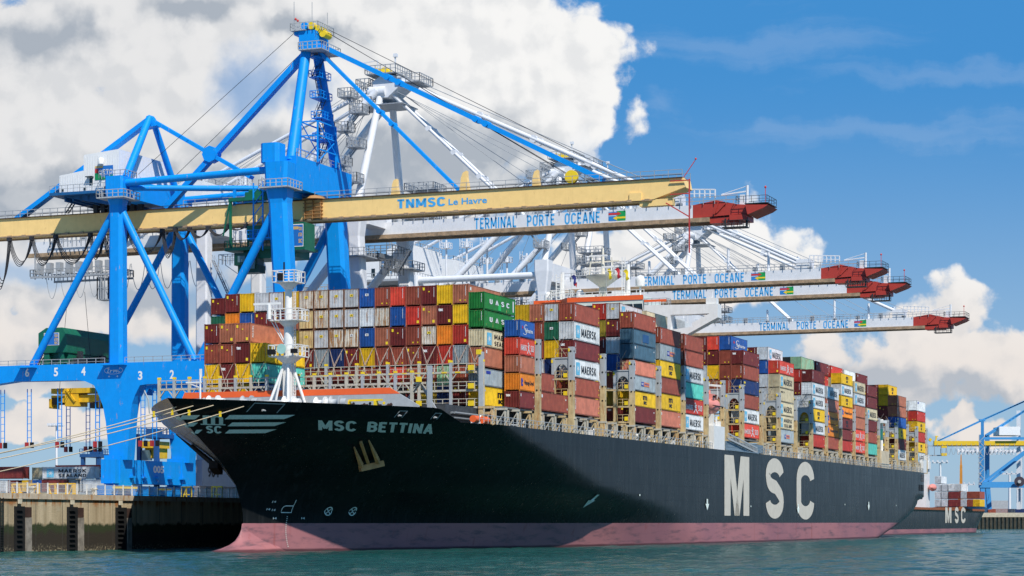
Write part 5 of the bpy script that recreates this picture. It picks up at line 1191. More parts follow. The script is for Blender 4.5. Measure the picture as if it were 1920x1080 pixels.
m.path([(-236, SC-1.6, 59.1), (-100, SC-1.6, 59.1)], .05, 5)
part('hoist_rope', m, rope, cr)
fz = G0-.3; hg = [-14, 18, 60, 105, 170, 194, 240, 305, 329, 356, 391, 429, 462]; sg2 = [9.3, 5.3, 5.4, 5.4, 4.8, 5.6, 4.6, 5.2, 2.2, 2.0, 1.8, 1.0]
for a, b2, g_ in zip(hg, hg[1:], sg2):
    m = MB(); festoon(m, (t_of(a, SC-2.3), SC-2.4, fz), (t_of(b2, SC-2.3), SC-2.4, fz), g_, .075, 4); part('festoon_cable', m, rope, cr)
m = MB()
for a in hg: t0 = t_of(a, SC-2.3); m.box(t0-.3, t0+.3, SC-2.8, SC-2.0, fz-.7, fz)
part('cable_carrier', m, rope, cr)
# ---- trolley with its cabin and the yellow spreader: they roll, so they are things of their own
tr = thing('crane_trolley', 'dark green crane trolley with driver cabin hanging under the yellow girder', 'trolley', (-173, SC, 50))
m = MB(); m.box(-180.5, -172, SC-3.4, SC-2.6, 58.9, 59.5); m.box(-180.5, -172, SC+2.6, SC+3.4, 58.9, 59.5); m.box(-177.5, -172.5, SC-3.0, SC-2.5, 59.5, 60.4); m.lathe([(.4, -.8), (.4, .8)], (-176, SC-2.6, 60.5), 't', 10); m.lathe([(.35, -.6), (.35, .6)], (-174, SC-2.6, 60.7), 't', 10)
for t_ in (-180.2, -172.3): m.box(t_-.18, t_+.18, SC-3.3, SC-2.9, 51, 59.2); m.box(t_-.18, t_+.18, SC+3, SC+3.4, 51, 59.2)
m.beam((-180.2, SC-3.4, 58.8), (-181.5, SC-3.4, 53), .2, .2); m.box(-181, -167, SC-3.8, SC+3.8, 50.4, 50.9); m.box(-178, -168, SC-2.6, SC+2.6, 49, 50.4); m.box(-177, -173, SC-3.2, SC+3.2, 52, 54.6); m.railbox(-181, -172, SC-3.8, SC+3.8, 50.9, 1.2, 1, .05)
part('frame', m, cgrn, tr)
th0 = t_of(548, SC-6); th1 = t_of(571, SC-6)
m = MB(); m.box(th0-4, th1, SC-6, SC-2.2, 49.7, 54.3); hs2 = part('electrical_house', m, cgrn, tr)
m = MB(); fx = SC-6.03; rect(m, front_fn(fx, th0-.4, th1-.2, 50.2, 54.0)); pn_ = part('sign_panel', m, ink['w'], hs2)
m = MB(); rect(m, front_fn(fx-.02, th0-.3, th1-.3, 50.35, 53.85)); part('sign_ground', m, mat('sign_blue', None), pn_)
m = MB(); rect(m, front_fn(fx-.04, th0-.3, th1-1.1, 53.1, 53.6)); text(m, 'tn', front_fn(fx-.04, th1-1.1, th1-.45, 52.9, 53.6), .03); text(m, 'm', front_fn(fx-.04, th1-1.1, th1-.45, 51.9, 52.5), .03); text(m, 'sc', front_fn(fx-.04, th1-1.1, th1-.45, 50.8, 51.5), .03); part('lettering', m, mat('sign_ochre', None), pn_)
m = MB(); c0 = t_of(462, SC-2); m.box(c0-1.6, c0+2.6, SC-3.4, SC-.6, 47.9, 50); m.box(c0-1, c0+3.0, SC-3.2, SC-.8, 46.6, 47.9); cb_ = part('driver_cabin', m, mat('cabin_dark_green', (.006, .05, .03), .4), tr)
m = MB(); m.box(c0-.9, c0+.5, SC-3.45, SC-3.4, 48.4, 49.5); m.box(c0+1, c0+2.4, SC-3.45, SC-3.4, 47.2, 49.6); m.box(c0+2.6, c0+2.65, SC-3, SC-1, 48, 49.7); part('cabin_window', m, mat('cabin_glass', (.10, .16, .17), .1, var=0, spec=.7), cb_)
m = MB(); m.railbox(c0-4.6, c0-2, SC-3.4, SC-1, 48.3, 1.6, 1, .05); m.beam((c0-4, SC-2, 48.2), (c0-1, SC-2, 46.2), .1, .1); m.beam((c0-1.9, SC-2.4, 48.2), (c0+1.5, SC-2.4, 51.8), .3, .3); part('basket', m, galv, tr)
m = MB(); t0 = t_of(484, SC-5); 
for d in (-.9, .9): m.beam((t0+d, SC-5, 50), (t0+d, SC-5, 61.5), .2, .2)
for i in range(6): m.beam((t0-.9, SC-5, 50.3+1.9*i), (t0+.9, SC-5, 52.2+1.9*i), .12, .12)
m.box(t0-1.6, t0+4.5, SC-6, SC-3.8, 51.9, 52.1); m.railbox(t0-1.6, t0+4.5, SC-6, SC-3.8, 52.1, 1.3, 1, .05); part('access_ladder', m, cblue, tr)
spx = thing('container_spreader', 'yellow container spreader hanging below the blue portal beam', 'spreader', (t_of(143, SC), SC, 25))
ct = t_of(143, SC)
m = MB(); m.box(ct-4.5, ct+5.5, SC-1.1, SC+1.1, 25.3, 26.6); m.box(ct-4.2, ct+4.2, SC-1.6, SC+1.6, 26.9, 27.8); m.box(ct-1.4, ct+1.4, SC-1.5, SC+1.5, 24.6, 27.2)
for d in (-4.6, 5.6): m.box(ct+d-.25, ct+d+.25, SC-1.3, SC+1.3, 24.3, 26.0)
m.beam((ct-1, SC-1.6, 27.6), (ct+.8, SC-1.6, 25.4), .35, .35); part('frame', m, mat('spreader_yellow', (.72, .42, .015), .5, var=.15, streak=.4), spx)
m = MB(); m.box(ct-4.4, ct-2.2, SC-1.15, SC+1.15, 25.0, 26.2); m.box(ct+3.5, ct+6.5, SC-1, SC+1, 24.2, 25.2); part('telescopic_arm', m, mat('arm_brown', (.06, .04, .02), .6), spx)
m = MB()
for dt in (-3.5, 3.5): m.tube((ct+dt, SC, 27.8), (ct+dt*.5, SC, 45), .04, 5)
part('hoist_rope', m, rope, spx)
# green shuttle house riding on the portal
gs = thing('portal_trolley', 'green shuttle machinery house standing on the blue portal beams', 'trolley', (-214, 330, 31))
ga = t_of(72, 324); gb = t_of(124.5, 324)
m = MB(); oc = [(ga, 33.9), (gb, 33.9), (gb, 36.9), (gb-.9, 38.3), (ga+1.6, 38.3), (ga, 37.4)]; m.prism(oc, 's', 324, 342); part('house', m, cgrn, gs)
m = MB(); m.box(ga+1.2, gb-.2, 325, 341, 32.6, 33.9)
for t_ in (ga+1.0, gb-1.8):
    for s_ in (324.2, 341): m.box(t_, t_+1.1, s_, s_+1, 31, 33.9)
m.box(ga+.2, gb, 324.3, 325.2, 32.0, 32.6); part('frame', m, cgrn, gs)
m = MB(); q0, q1 = t_of(82, 323.9), t_of(110.5, 323.9); rect(m, front_fn(323.95, q0, q1, 35.2, 37.4)); pn_ = part('sign_panel', m, ink['w'], gs)
m = MB(); rect(m, front_fn(323.93, q0+.12, q1-.12, 35.3, 37.3)); part('sign_ground', m, mat('sign_blue', None), pn_)
m = MB(); rect(m, front_fn(323.91, q0+.15, q0+1.4, 36.8, 37.15)); text(m, 'tn', front_fn(323.91, q1-.95, q1-.2, 36.6, 37.2), .03); text(m, 'm', front_fn(323.91, q1-.95, q1-.2, 35.95, 36.45), .03); text(m, 'sc', front_fn(323.91, q1-.95, q1-.2, 35.4, 35.85), .03); part('lettering', m, mat('sign_ochre', None), pn_)
m = MB(); rect(m, front_fn(323.91, q0+.15, q0+.7, 36.2, 36.7)); part('sign_stripe', m, ink['r'], pn_)
m = MB(); m.stair((ga-.6, 324.5, 31), (ga+1.0, 324.5, 34), .7); m.railbox(ga-1, gb+1.5, 323, 343, 31.05, 1.3, 1.5, .05); part('handrail', m, mat('dark_equipment', None), gs)
m = MB(); m.box(gb+.1, gb+1.2, 326, 340, 32.2, 33); m.box(gb+.3, gb+.9, 327, 328, 33, 34.3); m.box(gb+.3, gb+.9, 334, 335.5, 33, 34); part('cable_tray', m, mat('dark_equipment', None), gs)
# ---- the white cranes: one built, then copied along the quay
def white_crane(S0):
    sn, sf = S0-10.5, S0+10.5
    c = thing('gantry_crane', 'white ship to shore crane', 'crane', (TW, S0, 7.1), 'white cranes along the quay')
    for s_ in (sn, sf):
        m = MB(); loft(m, octa(TL, s_, 1.25, 1.2, .3), 26, octa(TL, s_, 1.15, 1.2, .3), 60); part('leg', m, cwht, c)
        m = MB(); loft(m, octa(TW+1.2, s_, 1.35, 1.3, .3), 22, octa(TW-.4, s_, 1.15, 1.3, .3), 55); loft(m, octa(TW-.4, s_, 1.15, 1.3, .3), 55, octa(TW-.4, s_, 1.7, 1.6, .3), 59.5); loft(m, octa(TW-.4, s_, 1.7, 1.6, .3), 59.5, octa(TW-.4, s_, 1.7, 1.6, .3), 62); part('leg', m, cwht, c)
        m = MB(); m.box(TL-8, TW+1.3, s_-1.1, s_+1.1, 25.0, 29.2); part('portal_beam', m, cwht, c)
        for t_ in (TL, TW+1): m = MB(); loft(m, octa(t_, s_, 1.1, 1.2, .3), 15, octa(t_, s_, 1.6, 1.2, .3), 25); part('lower_leg', m, cwht, c)
        m = MB(); m.tube((TL+1, s_, 58.8), (TW-1, s_, 58.8), .75, 12); part('tie', m, cwht, c)
        m = MB(); m.tube((TW-1, s_, 55.5), (-190, s_, 29.5), .8, 12); part('brace', m, cwht, c)
        m = MB(); m.box(TW-3.2, TW+2.4, s_-2.8, s_+2.8, 51.2, 51.4); m.railbox(TW-3.2, TW+2.4, s_-2.8, s_+2.8, 51.4, 1.3, 1.1, .05); part('leg_platform', m, grail, c)
    for t_ in (TL, TW+1):
        m = MB(); m.box(t_-1.3, t_+1.3, sn-3, sf+3, 10.6, 15.4)
        for k in range(6): s_ = sn-2+k*5; m.prism([(s_-1.5, 10.6), (s_+1.5, 10.6), (s_+.8, 7.3), (s_-.8, 7.3)], 't', t_-.8, t_+.8)
        sb_ = part('sill_beam', m, mat('sill_shade_grey', (.42, .43, .46), .5, var=.05), c)  # white sill beam in shade, the shade put into a darker grey colour
        m = MB(); text(m, '904', side_fn(t_+1.33, sn-1.0, sn+3.2, 12.2, 14.2), .04); part('crane_number', m, ink['k'], sb_)
    g0, g1 = 56.3, 58.55
    m = MB(); m.box(-242, -107, S0-2, S0+2, g0, g1); gi = part('girder', m, cwht, c)
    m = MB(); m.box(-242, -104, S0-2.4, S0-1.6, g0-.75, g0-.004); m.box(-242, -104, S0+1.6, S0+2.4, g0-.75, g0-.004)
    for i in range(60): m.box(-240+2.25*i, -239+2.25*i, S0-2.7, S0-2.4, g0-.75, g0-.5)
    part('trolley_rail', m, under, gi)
    m = MB()
    for sd in (-2.3, 2.3): m.rail((-240, S0+sd, g1), (-99, S0+sd, g1), 1.3, 2.0, .05)
    for i in range(22): m.box(-236+6*i, -235+6*i, S0-2, S0-1.2, g1, g1+.5+.4*(i % 3))
    part('girder_rail', m, grail, gi)
    m = MB()
    for t_, h_ in ((-128, 5.5), (-119, 4.2), (-146, 3.5), (-112.5, 3)): m.tube((t_, S0, g1), (t_, S0, g1+h_), .3, 8)
    part('boom_post', m, cwht, gi)
    fs_ = S0-2.03; ra, rb = t_of(890, 356.57), t_of(1125, 356.57); words = (('TERMINAL', 0, .338), ('PORTE', .423, .643), ('OCEANE', .722, 1.0))
    for wd, u0, u1 in words:
        m = MB(); text(m, wd, lambda u, v: (ra+(rb-ra)*(u0+(u1-u0)*u), fs_, 56.45+1.95*v), .026); part('girder_lettering', m, tblue, gi)
    la, lb_ = t_of(1141, 356.57), t_of(1173, 356.57); fn = front_fn(fs_, la, lb_, 56.6, 58.3)
    m = MB(); rect(m, front_fn(fs_, la, (la+lb_)/2, 56.6, 58.3)); em = part('emblem', m, mat('emblem_blue', (.03, .22, .55), .5, var=0), gi)
    m = MB(); rect(m, front_fn(fs_, (la+lb_)/2, lb_, 56.6, 58.3)); part('emblem_ground', m, mat('emblem_green', (.01, .32, .08), .5, var=0), em)
    m = MB(); f2 = front_fn(fs_-.02, la, lb_, 56.6, 58.3); poly(m, f2, [(0, .62), (.55, .62), (.5, .5), (.75, .72), (.5, .95), (.55, .82), (0, .82)]); part('red_arrow', m, ink['r'], em)
    m = MB(); poly(m, f2, [(1, .22), (.48, .22), (.52, .02), (.25, .27), (.52, .52), (.48, .40), (1, .40)]); part('yellow_arrow', m, ink['y'], em)
    m = MB(); f3 = front_fn(fs_-.015, la, lb_, 56.6, 58.3)
    for v in (.5, .92): poly(m, f3, [(0, v), (.45, v), (.45, v+.06), (0, v+.06)])
    part('white_line', m, ink['w'], em)
    # red boom end
    m = MB(); m.prism([(-107, g0), (-99.5, g0+.3), (-96.8, g0+.35), (-96.8, 58.1), (-99, 58.3), (-102.8, 59.2), (-106.996, g1+.02)], 's', S0-2.02, S0+2.02); m.box(-104, -99.2, S0-1.8, S0+1.8, 55.3, g0-.01); m.box(-100.4, -97.4, S0-2.4, S0+2.4, 55.6, 56.5); re = part('boom_end', m, cred, gi)
    m = MB(); m.prism([(-97.4, 58.0), (-93.4, 57.8), (-94.2, 57.3), (-97.0, 56.3)], 's', S0-3.2, S0+3.2); part('end_platform', m, cred, re)
    m = MB(); m.railbox(-99, -93.6, S0-3.2, S0+3.2, 58.35, 1.1, 1.5, .035); m.box(-97.5, -93.5, S0-3.2, S0+3.2, 58.1, 58.24); m.box(-101.4, -97.2, S0-3.4, S0-1.2, 54.2, 54.35); m.railbox(-101.4, -97.2, S0-3.4, S0-1.2, 54.35, 1.1, 1.2, .04)
    for x in (-101.2, -97.4): m.beam((x, S0-2, 54.2), (x, S0-2, 56), .25, .25)
    part('end_catwalk', m, mat('dark_equipment', None), re)
    m = MB(); m.beam((-103.2, S0-2.1, 56.8), (-102.4, S0-2.1, 58.9), .25, .25); m.beam((-102.8, S0-2.1, 57), (-101.2, S0-2.1, 58.6), .25, .25); part('stiffener', m, cred, re)
    m = MB(); m.tube((-97.6, S0-1, 58.1), (-97.6, S0-1, 61.6), .24, 8); m.beam((-97.6, S0-1, 60.6), (-102.2, S0-1, 60.2), .22, .22); m.beam((-97.6, S0-1, 61.5), (-102.2, S0-1, 60.3), .1, .1); m.box(-98.8, -98, S0-1.5, S0-.5, 58.2, 60); part('davit', m, cwht, re)
    m = MB(); m.beam((-93.9, S0-3, 58.2), (-93.9, S0-3, 60.6), .09, .09); m.lathe([(0, -.25), (.25, 0), (0, .3)], (-93.9, S0-3, 60.8), n=8); part('aviation_light', m, ink['r'], re)
    # tower
    AT_, AZ_ = -166.0, 83.0
    m = MB(); m.tube((TW-.6, sn+1, 61.5), (AT_-.2, S0-1.6, AZ_), .74, 14, .62); part('tower_leg', m, cwht, c)
    m = MB(); m.tube((TW-.6, sf-1, 61.5), (AT_+.3, S0+1.6, AZ_), .74, 14, .62); part('tower_leg', m, cwht, c)
    m = MB(); m.tube((AT_-.6, S0-2.6, AZ_-.5), (-190.5, sn+3, 58), .7, 14); part('raking_strut', m, cwht, c)
    m = MB(); m.tube((AT_-.2, S0+2.6, AZ_-.8), (-190.5, sf-3, 58), .7, 14); part('raking_strut', m, cwht, c)
    for d in (-4.6, 4.6):
        m = MB(); m.tube((AT_-1, S0+d*.45, AZ_+.4), (-222, S0+d, 59.0), .36, 10); part('backstay', m, cwht, c)
    m = MB(); m.prism([(AT_-1.6, AZ_+1.2), (AT_-1.2, AZ_-1.6), (AT_+1.4, AZ_-1.8), (AT_+4.2, AZ_+.4), (AT_+4.0, AZ_+1.8), (AT_+.6, AZ_+2.6)], 's', S0-2.6, S0+2.6); m.tube((AT_-2.4, S0-2, AZ_-.6), (AT_+1, S0-2, AZ_-.6), 1.1, 12); th_ = part('tower_head', m, cwht, c)
    m = MB(); m.box(AT_-2.6, AT_+3.5, S0-3.6, S0+3.6, AZ_+2.4, AZ_+2.55); m.railbox(AT_-2.6, AT_+3.5, S0-3.6, S0+3.6, AZ_+2.55, 1.4, 1.0, .06); m.box(AT_+3.4, AT_+8, S0-3, S0+3, AZ_+.6, AZ_+.75); m.railbox(AT_+3.4, AT_+8, S0-3, S0+3, AZ_+.75, 1.4, 1.0, .06)
    m.box(AT_-5, AT_+4.8, S0-3.5, S0+3.5, AZ_-3.2, AZ_-3.05); m.railbox(AT_-5, AT_-1.4, S0-3.5, S0+3.5, AZ_-3.0, 1.4, .9, .06); m.railbox(AT_-4.6, AT_-2, S0-3.2, S0+3.2, AZ_+.2, 1.6, .8, .07)
    part('head_platform', m, grail, th_)
    m = MB(); m.beam((AT_+1.8, S0, AZ_+2.5), (AT_+1.8, S0, AZ_+6.2), .22, .22); m.box(AT_+1.5, AT_+2.2, S0-.3, S0+.3, AZ_+6, AZ_+6.6); m.beam((AT_-.8, S0-2, AZ_+2.5), (AT_-.8, S0-2, AZ_+5.2), .2, .2); m.beam((AT_-.8, S0-2, AZ_+5.2), (AT_-5, S0-2, AZ_+4.8), .16, .16); part('head_mast', m, cwht, th_)
    m = MB()
    for d in (-.8, .6): m.tube((AT_-.6+d, S0-1, AZ_+3.3), (AT_-.6+d, S0+1, AZ_+3.3), .8, 14)
    part('sheave', m, yel, th_)
    for p, q, r_ in (((AT_+3.5, AZ_+1.2), (-110.5, 59.8), .42), ((AT_+1.6, AZ_-.8), (-139.5, 59.0), .3)):
        for d in (-1.5, 1.5):
            m = MB(); m.tube((p[0], S0+d, p[1]), (q[0], S0+d, q[1]), r_, 10)
            for x in (.3, .5, .7): c_ = [(p[0]+(q[0]-p[0])*x), S0+d, p[1]+(q[1]-p[1])*x]; m.lathe([(r_*1.7, -.35), (r_*1.7, .35)], c_, 's', 8)
            part('forestay', m, cwht, c)
    m = MB(); 
    for d in (-.6, .6, 1.1): m.tube((AT_+2, S0+d, AZ_+3.2), (-118 if d > 1 else -108, S0+d, 60.0), .06, 5); m.tube((AT_-1, S0+d, AZ_+3), (-205, S0+d, 66), .05, 5)
    for d in (-2.2, -.9, .9, 2.2): m.tube((AT_+2.5, S0+d, AZ_-.5), (-126-3*d, S0+d, 59.6), .05, 5); m.tube((AT_-2, S0+d, AZ_-1), (-186-4*d, S0+d, 60), .045, 5)
    part('hoist_rope', m, grail, c)
    m = MB(); m.box(-112.4, -109.5, S0-2, S0+2, g1+.003, g1+2.2); m.rail((-109.5, S0-2, g1+1.4), (-103, S0-2, g1+1.0), 1.5, .9, .1); part('stay_anchor', m, cwht, gi)
    # zigzag stair up the near tower leg
    m = MB(); mp_ = MB(); zs = [61.5+i*3.3 for i in range(7)]
    for i in range(6):
        u0 = (zs[i]-61.5)/21.5; cs = sn+1+(S0-1.6-sn-1)*u0; t_ = TW-1.6-.3*i; d = 2.6 if i % 2 == 0 else -2.6
        m.stair((t_-d*.5-.6, cs-1.8, zs[i]), (t_+d*.5-.6, cs-1.2, zs[i+1]), .8, (0, 1, 0)); cx_ = t_+d*.5-.6
        mp_.box(cx_-1.3, cx_+1.3, cs-2.6, cs+.4, zs[i+1]-.14, zs[i+1]); mp_.railbox(cx_-1.3, cx_+1.3, cs-2.6, cs+.4, zs[i+1], 1.5, .6, .06)
    part('tower_stair', m, grail, c); part('stair_landing', mp_, grail, c)
    m = MB()
    for t_ in (TW+3.4, TW+6.2):
        for s_ in (sf-5, sf-1): m.beam((t_, s_, g1), (t_, s_, 66.5), .22, .22)
    for z in (60, 62.6, 65.2): m.box(TW+2.2, TW+8, sf-6, sf, z, z+.14); m.railbox(TW+2.2, TW+8, sf-6, sf, z+.1, 1.3, 1, .06)
    part('service_platform', m, grail, c)
    # house, crossbeams, rear gear
    m = MB(); m.prism([(-211, 59.6), (-199.5, 59.6), (-199.5, 67.2), (-203, 67.6), (-206, 66.2), (-206, 64.6), (-211, 64.2)], 's', S0-8.5, S0+8.5); hs_ = part('machinery_house', m, mat('house_white', None), c)
    fh = S0-8.54; m = MB(); q0 = -207.2; rect(m, front_fn(fh, q0, q0+1.9, 63.3, 65.2)); e_ = part('emblem', m, mat('emblem_blue', None), hs_)
    m = MB(); poly(m, front_fn(fh-.02, q0, q0+2.6, 63.3, 65.2), [(1, .35), (.6, .35), (.66, .12), (.28, .5), (.66, .88), (.6, .65), (1, .65)]); part('yellow_arrow', m, ink['y'], e_)
    m = MB(); text(m, 'SET', front_fn(fh, q0, q0+2.9, 60.9, 62.9), .03); part('lettering', m, tblue, hs_)
    m = MB(); m.box(-209.6, -208.7, fh-.02, fh+.02, 60.2, 62.2); part('door', m, mat('dark_glass', None), hs_)
    m = MB(); m.box(-213, -198, S0-10.5, S0+10.5, 59.0, 59.5); m.railbox(-213, -198, S0-10.4, S0+10.4, 59.5, 1.4, 1.5, .06); m.railbox(-206, -200, S0-8, S0+8, 66.6, 1.6, 1.3, .06); part('house_platform', m, grail, c)
    m = MB(); m.box(TW-2, TW+1.4, sn+1.5, sf-1.5, 57.4, 61.4); part('waterside_crossbeam', m, cwht, c)
    m = MB(); m.box(TL-1.6, TL+1.6, sn, sf, 57.2, 59.8); part('landside_crossbeam', m, cwht, c)
    for px_ in (-193, -188, -183):
        m = MB(); m.tube((px_, S0-4, g1), (px_, S0-4, 68.5), .25, 8); m.box(px_-1, px_+1, S0-5, S0-3, 66.5, 66.6); m.railbox(px_-1, px_+1, S0-5, S0-3, 66.6, 1.2, 1, .06); m.ladder((px_-1.4, S0-4, g1), (px_-1.4, S0-4, 69), .6, (1, 0, 0), .7, .06); part('light_tower', m, cwht, c)
    m = MB(); m.box(-240, -222, S0-4.2, S0-3.9, 51.2, 51.6); m.box(-240, -222, S0+3.9, S0+4.2, 51.2, 51.6); m.railbox(-240, -222, S0-4.2, S0+4.2, 51.6, 1.3, 1, .07); m.railbox(-236, -223, S0-3.4, S0+3.4, 57.1, 2.2, 1.0, .08)
    for i in range(8): m.box(-239+2.2*i, -238+2.2*i, S0-3.6, S0-2.4, 52.0+.3*(i % 3), 54.2)
    m.box(-225, -222.5, S0-4, S0-1.5, 46.5, 46.7); m.railbox(-225, -222.5, S0-4, S0-1.5, 46.7, 4.2, .8, .08); m.beam((-239, S0-4, 56.6), (-239, S0-4, 51), .2, .2); part('maintenance_platform', m, grail, c)
    for i in range(12):
        m = MB(); festoon(m, (-237+3.2*i, S0-3.2, 53.2), (-233.8-.2+3.2*i, S0-3.2, 53.2), 6.0 if i < 6 else 5.0, .06, 1, 10); part('festoon_cable', m, grail, c)
    m = MB(); m.box(-175, -166, S0-3, S0+3, 52.2, 53); m.box(-173.5, -170.5, S0-3.4, S0-1, 48.6, 51.2); m.railbox(-176, -163, S0-3.8, S0+3.8, 53, 1.2, 1.2, .06); m.railbox(-165.5, -162.5, S0-3.8, S0, 49, 2.6, .6, .06); m.stair((-162, S0-3.6, 49.2), (-159.5, S0-3.6, 53), .7); part('trolley', m, mat('trolley_grey', (.16, .17, .18), .5, var=.2), c)
    m = MB(); m.stair((TL+2, sn-.2, 52), (TL+6, sn-.2, 44), .8); m.stair((TL+6, sn-.2, 44), (TL+2, sn-.2, 36), .8); m.box(TL+5, TL+8, sn-1, sn+.6, 43.9, 44); m.railbox(TL+5, TL+8, sn-1, sn+.6, 44, 1.2, 1, .06); part('leg_stair', m, grail, c)
    return c
w1 = white_crane(358.6)
w1['label'] = 'white crane whose red-tipped lettered boom passes right below the yellow girder'
for s_, dz_, lb in ((453.3, .5, 'white crane with the upper of the two overlapping lettered red-tipped booms'), (478.0, 1.1, 'white crane with the lower of the two overlapping lettered red-tipped booms'), (555.0, 1.9, 'white crane with the lowest and farthest lettered boom, beyond the ship bridge')):
    c = copy_tree(w1); c.location = W(TW, s_, 7.1-dz_); c['label'] = lb
# ------------------------------------------------------------------ mooring ropes and quayside
rmt = mat('mooring_rope', (.52, .43, .30), .8, var=.1)
def hawse(px, py):
    t = -125.0
    for i in range(300):
        s_ = st_of(px, t); z = z_of(py, s_, t); t = t*.9+.1*(CLN+half(s_, z))
    return (t+.02, s_, z)
for i, (a, b_, lb) in enumerate((((330, 763), (-400, 921), 'mooring line leaving the bow at the leftmost yellow guard')
        , ((362, 761), (-300, 897), 'mooring line leaving the bow between two yellow guards, running left')
        , ((400, 760), (-400, 930), 'mooring line leaving the bow left of the framed opening')
        , ((457, 762), (-300, 941), 'lowest mooring line, leaving the bow through the framed white-edged opening'))):
    p = hawse(*a); q = B(b_[0], b_[1], -167.4); q = (q[0], q[1], q[2])
    r_ = thing('mooring_rope', lb, 'rope', p, 'mooring lines at the bow'); m = MB(); pts = []
    for k in range(17):
        x = k/16; pts.append((p[0]+(q[0]-p[0])*x, p[1]+(q[1]-p[1])*x, p[2]+(q[2]-p[2])*x-1.6*4*x*(1-x)*.6))
    m.path(pts, .07, 6); part('line', m, rmt, r_)
    c_ = pts[1]; m = MB(); m.box(c_[0]-.14, c_[0]+.1, c_[1]-.12, c_[1]+.12, c_[2]-.4, c_[2]+.3); part('rat_guard', m, yel, r_)
# yard boxes left of the crane: long sides to the camera
def yard(code, x0, zb, lg=None, s_=378.7, L=12.19, Hh=2.591, lb='', kind='std', turn=True):
    t0 = t_of(x0, s_)
    if turn: o = container(code, t0, s_, zb, L, Hh, lg, '', lb, kind, group='containers in the quayside yard', heading=-math.pi/2)
    else: o = container(code, t0+CW/2, s_, zb, L, Hh, lg, '', lb, kind, group='containers in the quayside yard')
    return o
yard('D', -44, 12.9, None, 377.5, lb='maroon yard container on top of the row at the left edge')
yard('C', 60, 12.7, None, 377.5, Hh=2.591, lb='left cream container end beside the two-line-lettered yard container', turn=False)
yard('C', 72.5, 12.7, None, 377.5, kind='door', lb='right cream container with door bars beside the two-line-lettered yard container', turn=False)
yard('W', 85.5, 12.75, 'ms', 377.5, lb='pale grey yard container with two lines of black lettering and star panel')
yard('F', 110, 13.2, 'hs', 381.5, L=12.19, lb='bright red yard container with white lettering behind the blue crane leg')
for c_, x0, lb in (('W', 0, 'pale grey container end under the maroon one at the left edge'), ('D', 15, 'maroon container end behind the left yellow frame'), ('Y', 41, 'yellow container end behind the left yellow frame'), ('U', 54, 'blue container end, left one of the blue pair between the yellow frames'), ('U', 68, 'blue container end, right one of the blue pair between the yellow frames'), ('L', 126, 'left grey-blue container end under the two-line-lettered container'), ('W', 150, 'pale grey container end left of the crane base'), ('C', 187, 'cream container end with door bars right beside the crane base')):
    yard(c_, x0, 10.1, None, 376.5, lb=lb, turn=False, kind='door' if c_ in 'WC' and x0 != 150 else 'std')
yard('D', 84.5, 10.1, None, 377.2, L=6.06, lb='short maroon container under the pale grey lettered yard container')
yard('W', 162, 10.1, None, 377.0, L=6.06, lb='short pale grey container under the right end of the lettered one')
yard('B', 345, 11.0, None, 372, L=6.06, lb='red-brown container between the blue crane base and the grey sill')
for x0, cc_, lb in ((-44, 'D', 'maroon container in the bottom row behind the left yellow frame'), (60, 'C', 'cream container in the bottom row between the yellow frames'), (130, 'L', 'grey-blue container in the bottom row right of the yellow frames')): yard(cc_, x0, 7.15, None, 376.8, Hh=2.896, lb=lb)
for i, (a, lb) in enumerate(((25, 'yellow steel frame behind the fence, left of the pair'), (92, 'yellow steel frame behind the fence, right of the pair'))):
    f = thing('steel_frame', lb, 'frame', (t_of(a+24, 286), 286, QZ), 'yellow frames behind the fence')
    t0, t1 = t_of(a, 286), t_of(a+47, 286); m = MB()
    for t_ in (t0, t0+1.3, t1-1.3, t1): m.box(t_-.09, t_+.09, 285.6, 286.4, QZ, QZ+2.9)
    m.box(t0, t1, 285.6, 286.4, QZ+2.7, QZ+2.95); m.box(t0, t1, 285.7, 286.3, QZ+1.0, QZ+1.2); part('frame', m, mat('frame_orange_yellow', (.85, .50, .015), .5, var=.06), f)
    m = MB(); m.beam((t0, 285.6, QZ+2.7), (t0+1.2, 285.6, QZ+.1), .14, .14); m.beam((t1, 285.6, QZ+2.7), (t1-1.2, 285.6, QZ+.1), .14, .14); m.box(t0+.2, t1-.2, 286, 286.1, QZ+.2, QZ+1.0); part('brace', m, mat('frame_orange_yellow', None), f)
for a, lb in ((340, 'yellow guard rail frame on the quay left of the bow'), (397, 'yellow post frame on the quay close to the bow stem')):
    t0 = t_of(a, 300); f = MB()
    for d in (0, 1, 2): f.box(t0+d*.9-.07, t0+d*.9+.07, 300, 300.2, QZ, QZ+2.6)
    f.box(t0, t0+1.8, 300, 300.2, QZ+2.4, QZ+2.6); f.beam((t0, 300.1, QZ), (t0+.9, 300.1, QZ+2.5), .12, .12); f.box(t0, t0+1.8, 300, 300.2, QZ+1.2, QZ+1.35)
    solo('guard_frame', f, yel, (t0, 300, QZ), lb, 'frame', 'yellow guard frames')
for px, lb in ((60, 'squat bollard on the quay edge between the two yellow frames'), (176, 'squat bollard on the quay edge right of the yellow frames')):
    s0 = st_of(px, QT-1.0); bl_ = MB(); bl_.lathe([(.42, 0), (.32, .35), (.34, .6), (.55, .75), (.5, .95), (0, 1.0)], (QT-1.0, s0, QZ+.76), n=12); solo('quay_bollard', bl_, mat('bollard_paint', (.55, .50, .38), .6, rust=.4), (QT-1.0, s0, QZ+.76), lb, 'bollard', 'bollards on the quay')
sb2 = mat('straddle_blue', (.02, .09, .25), .5, var=.1)
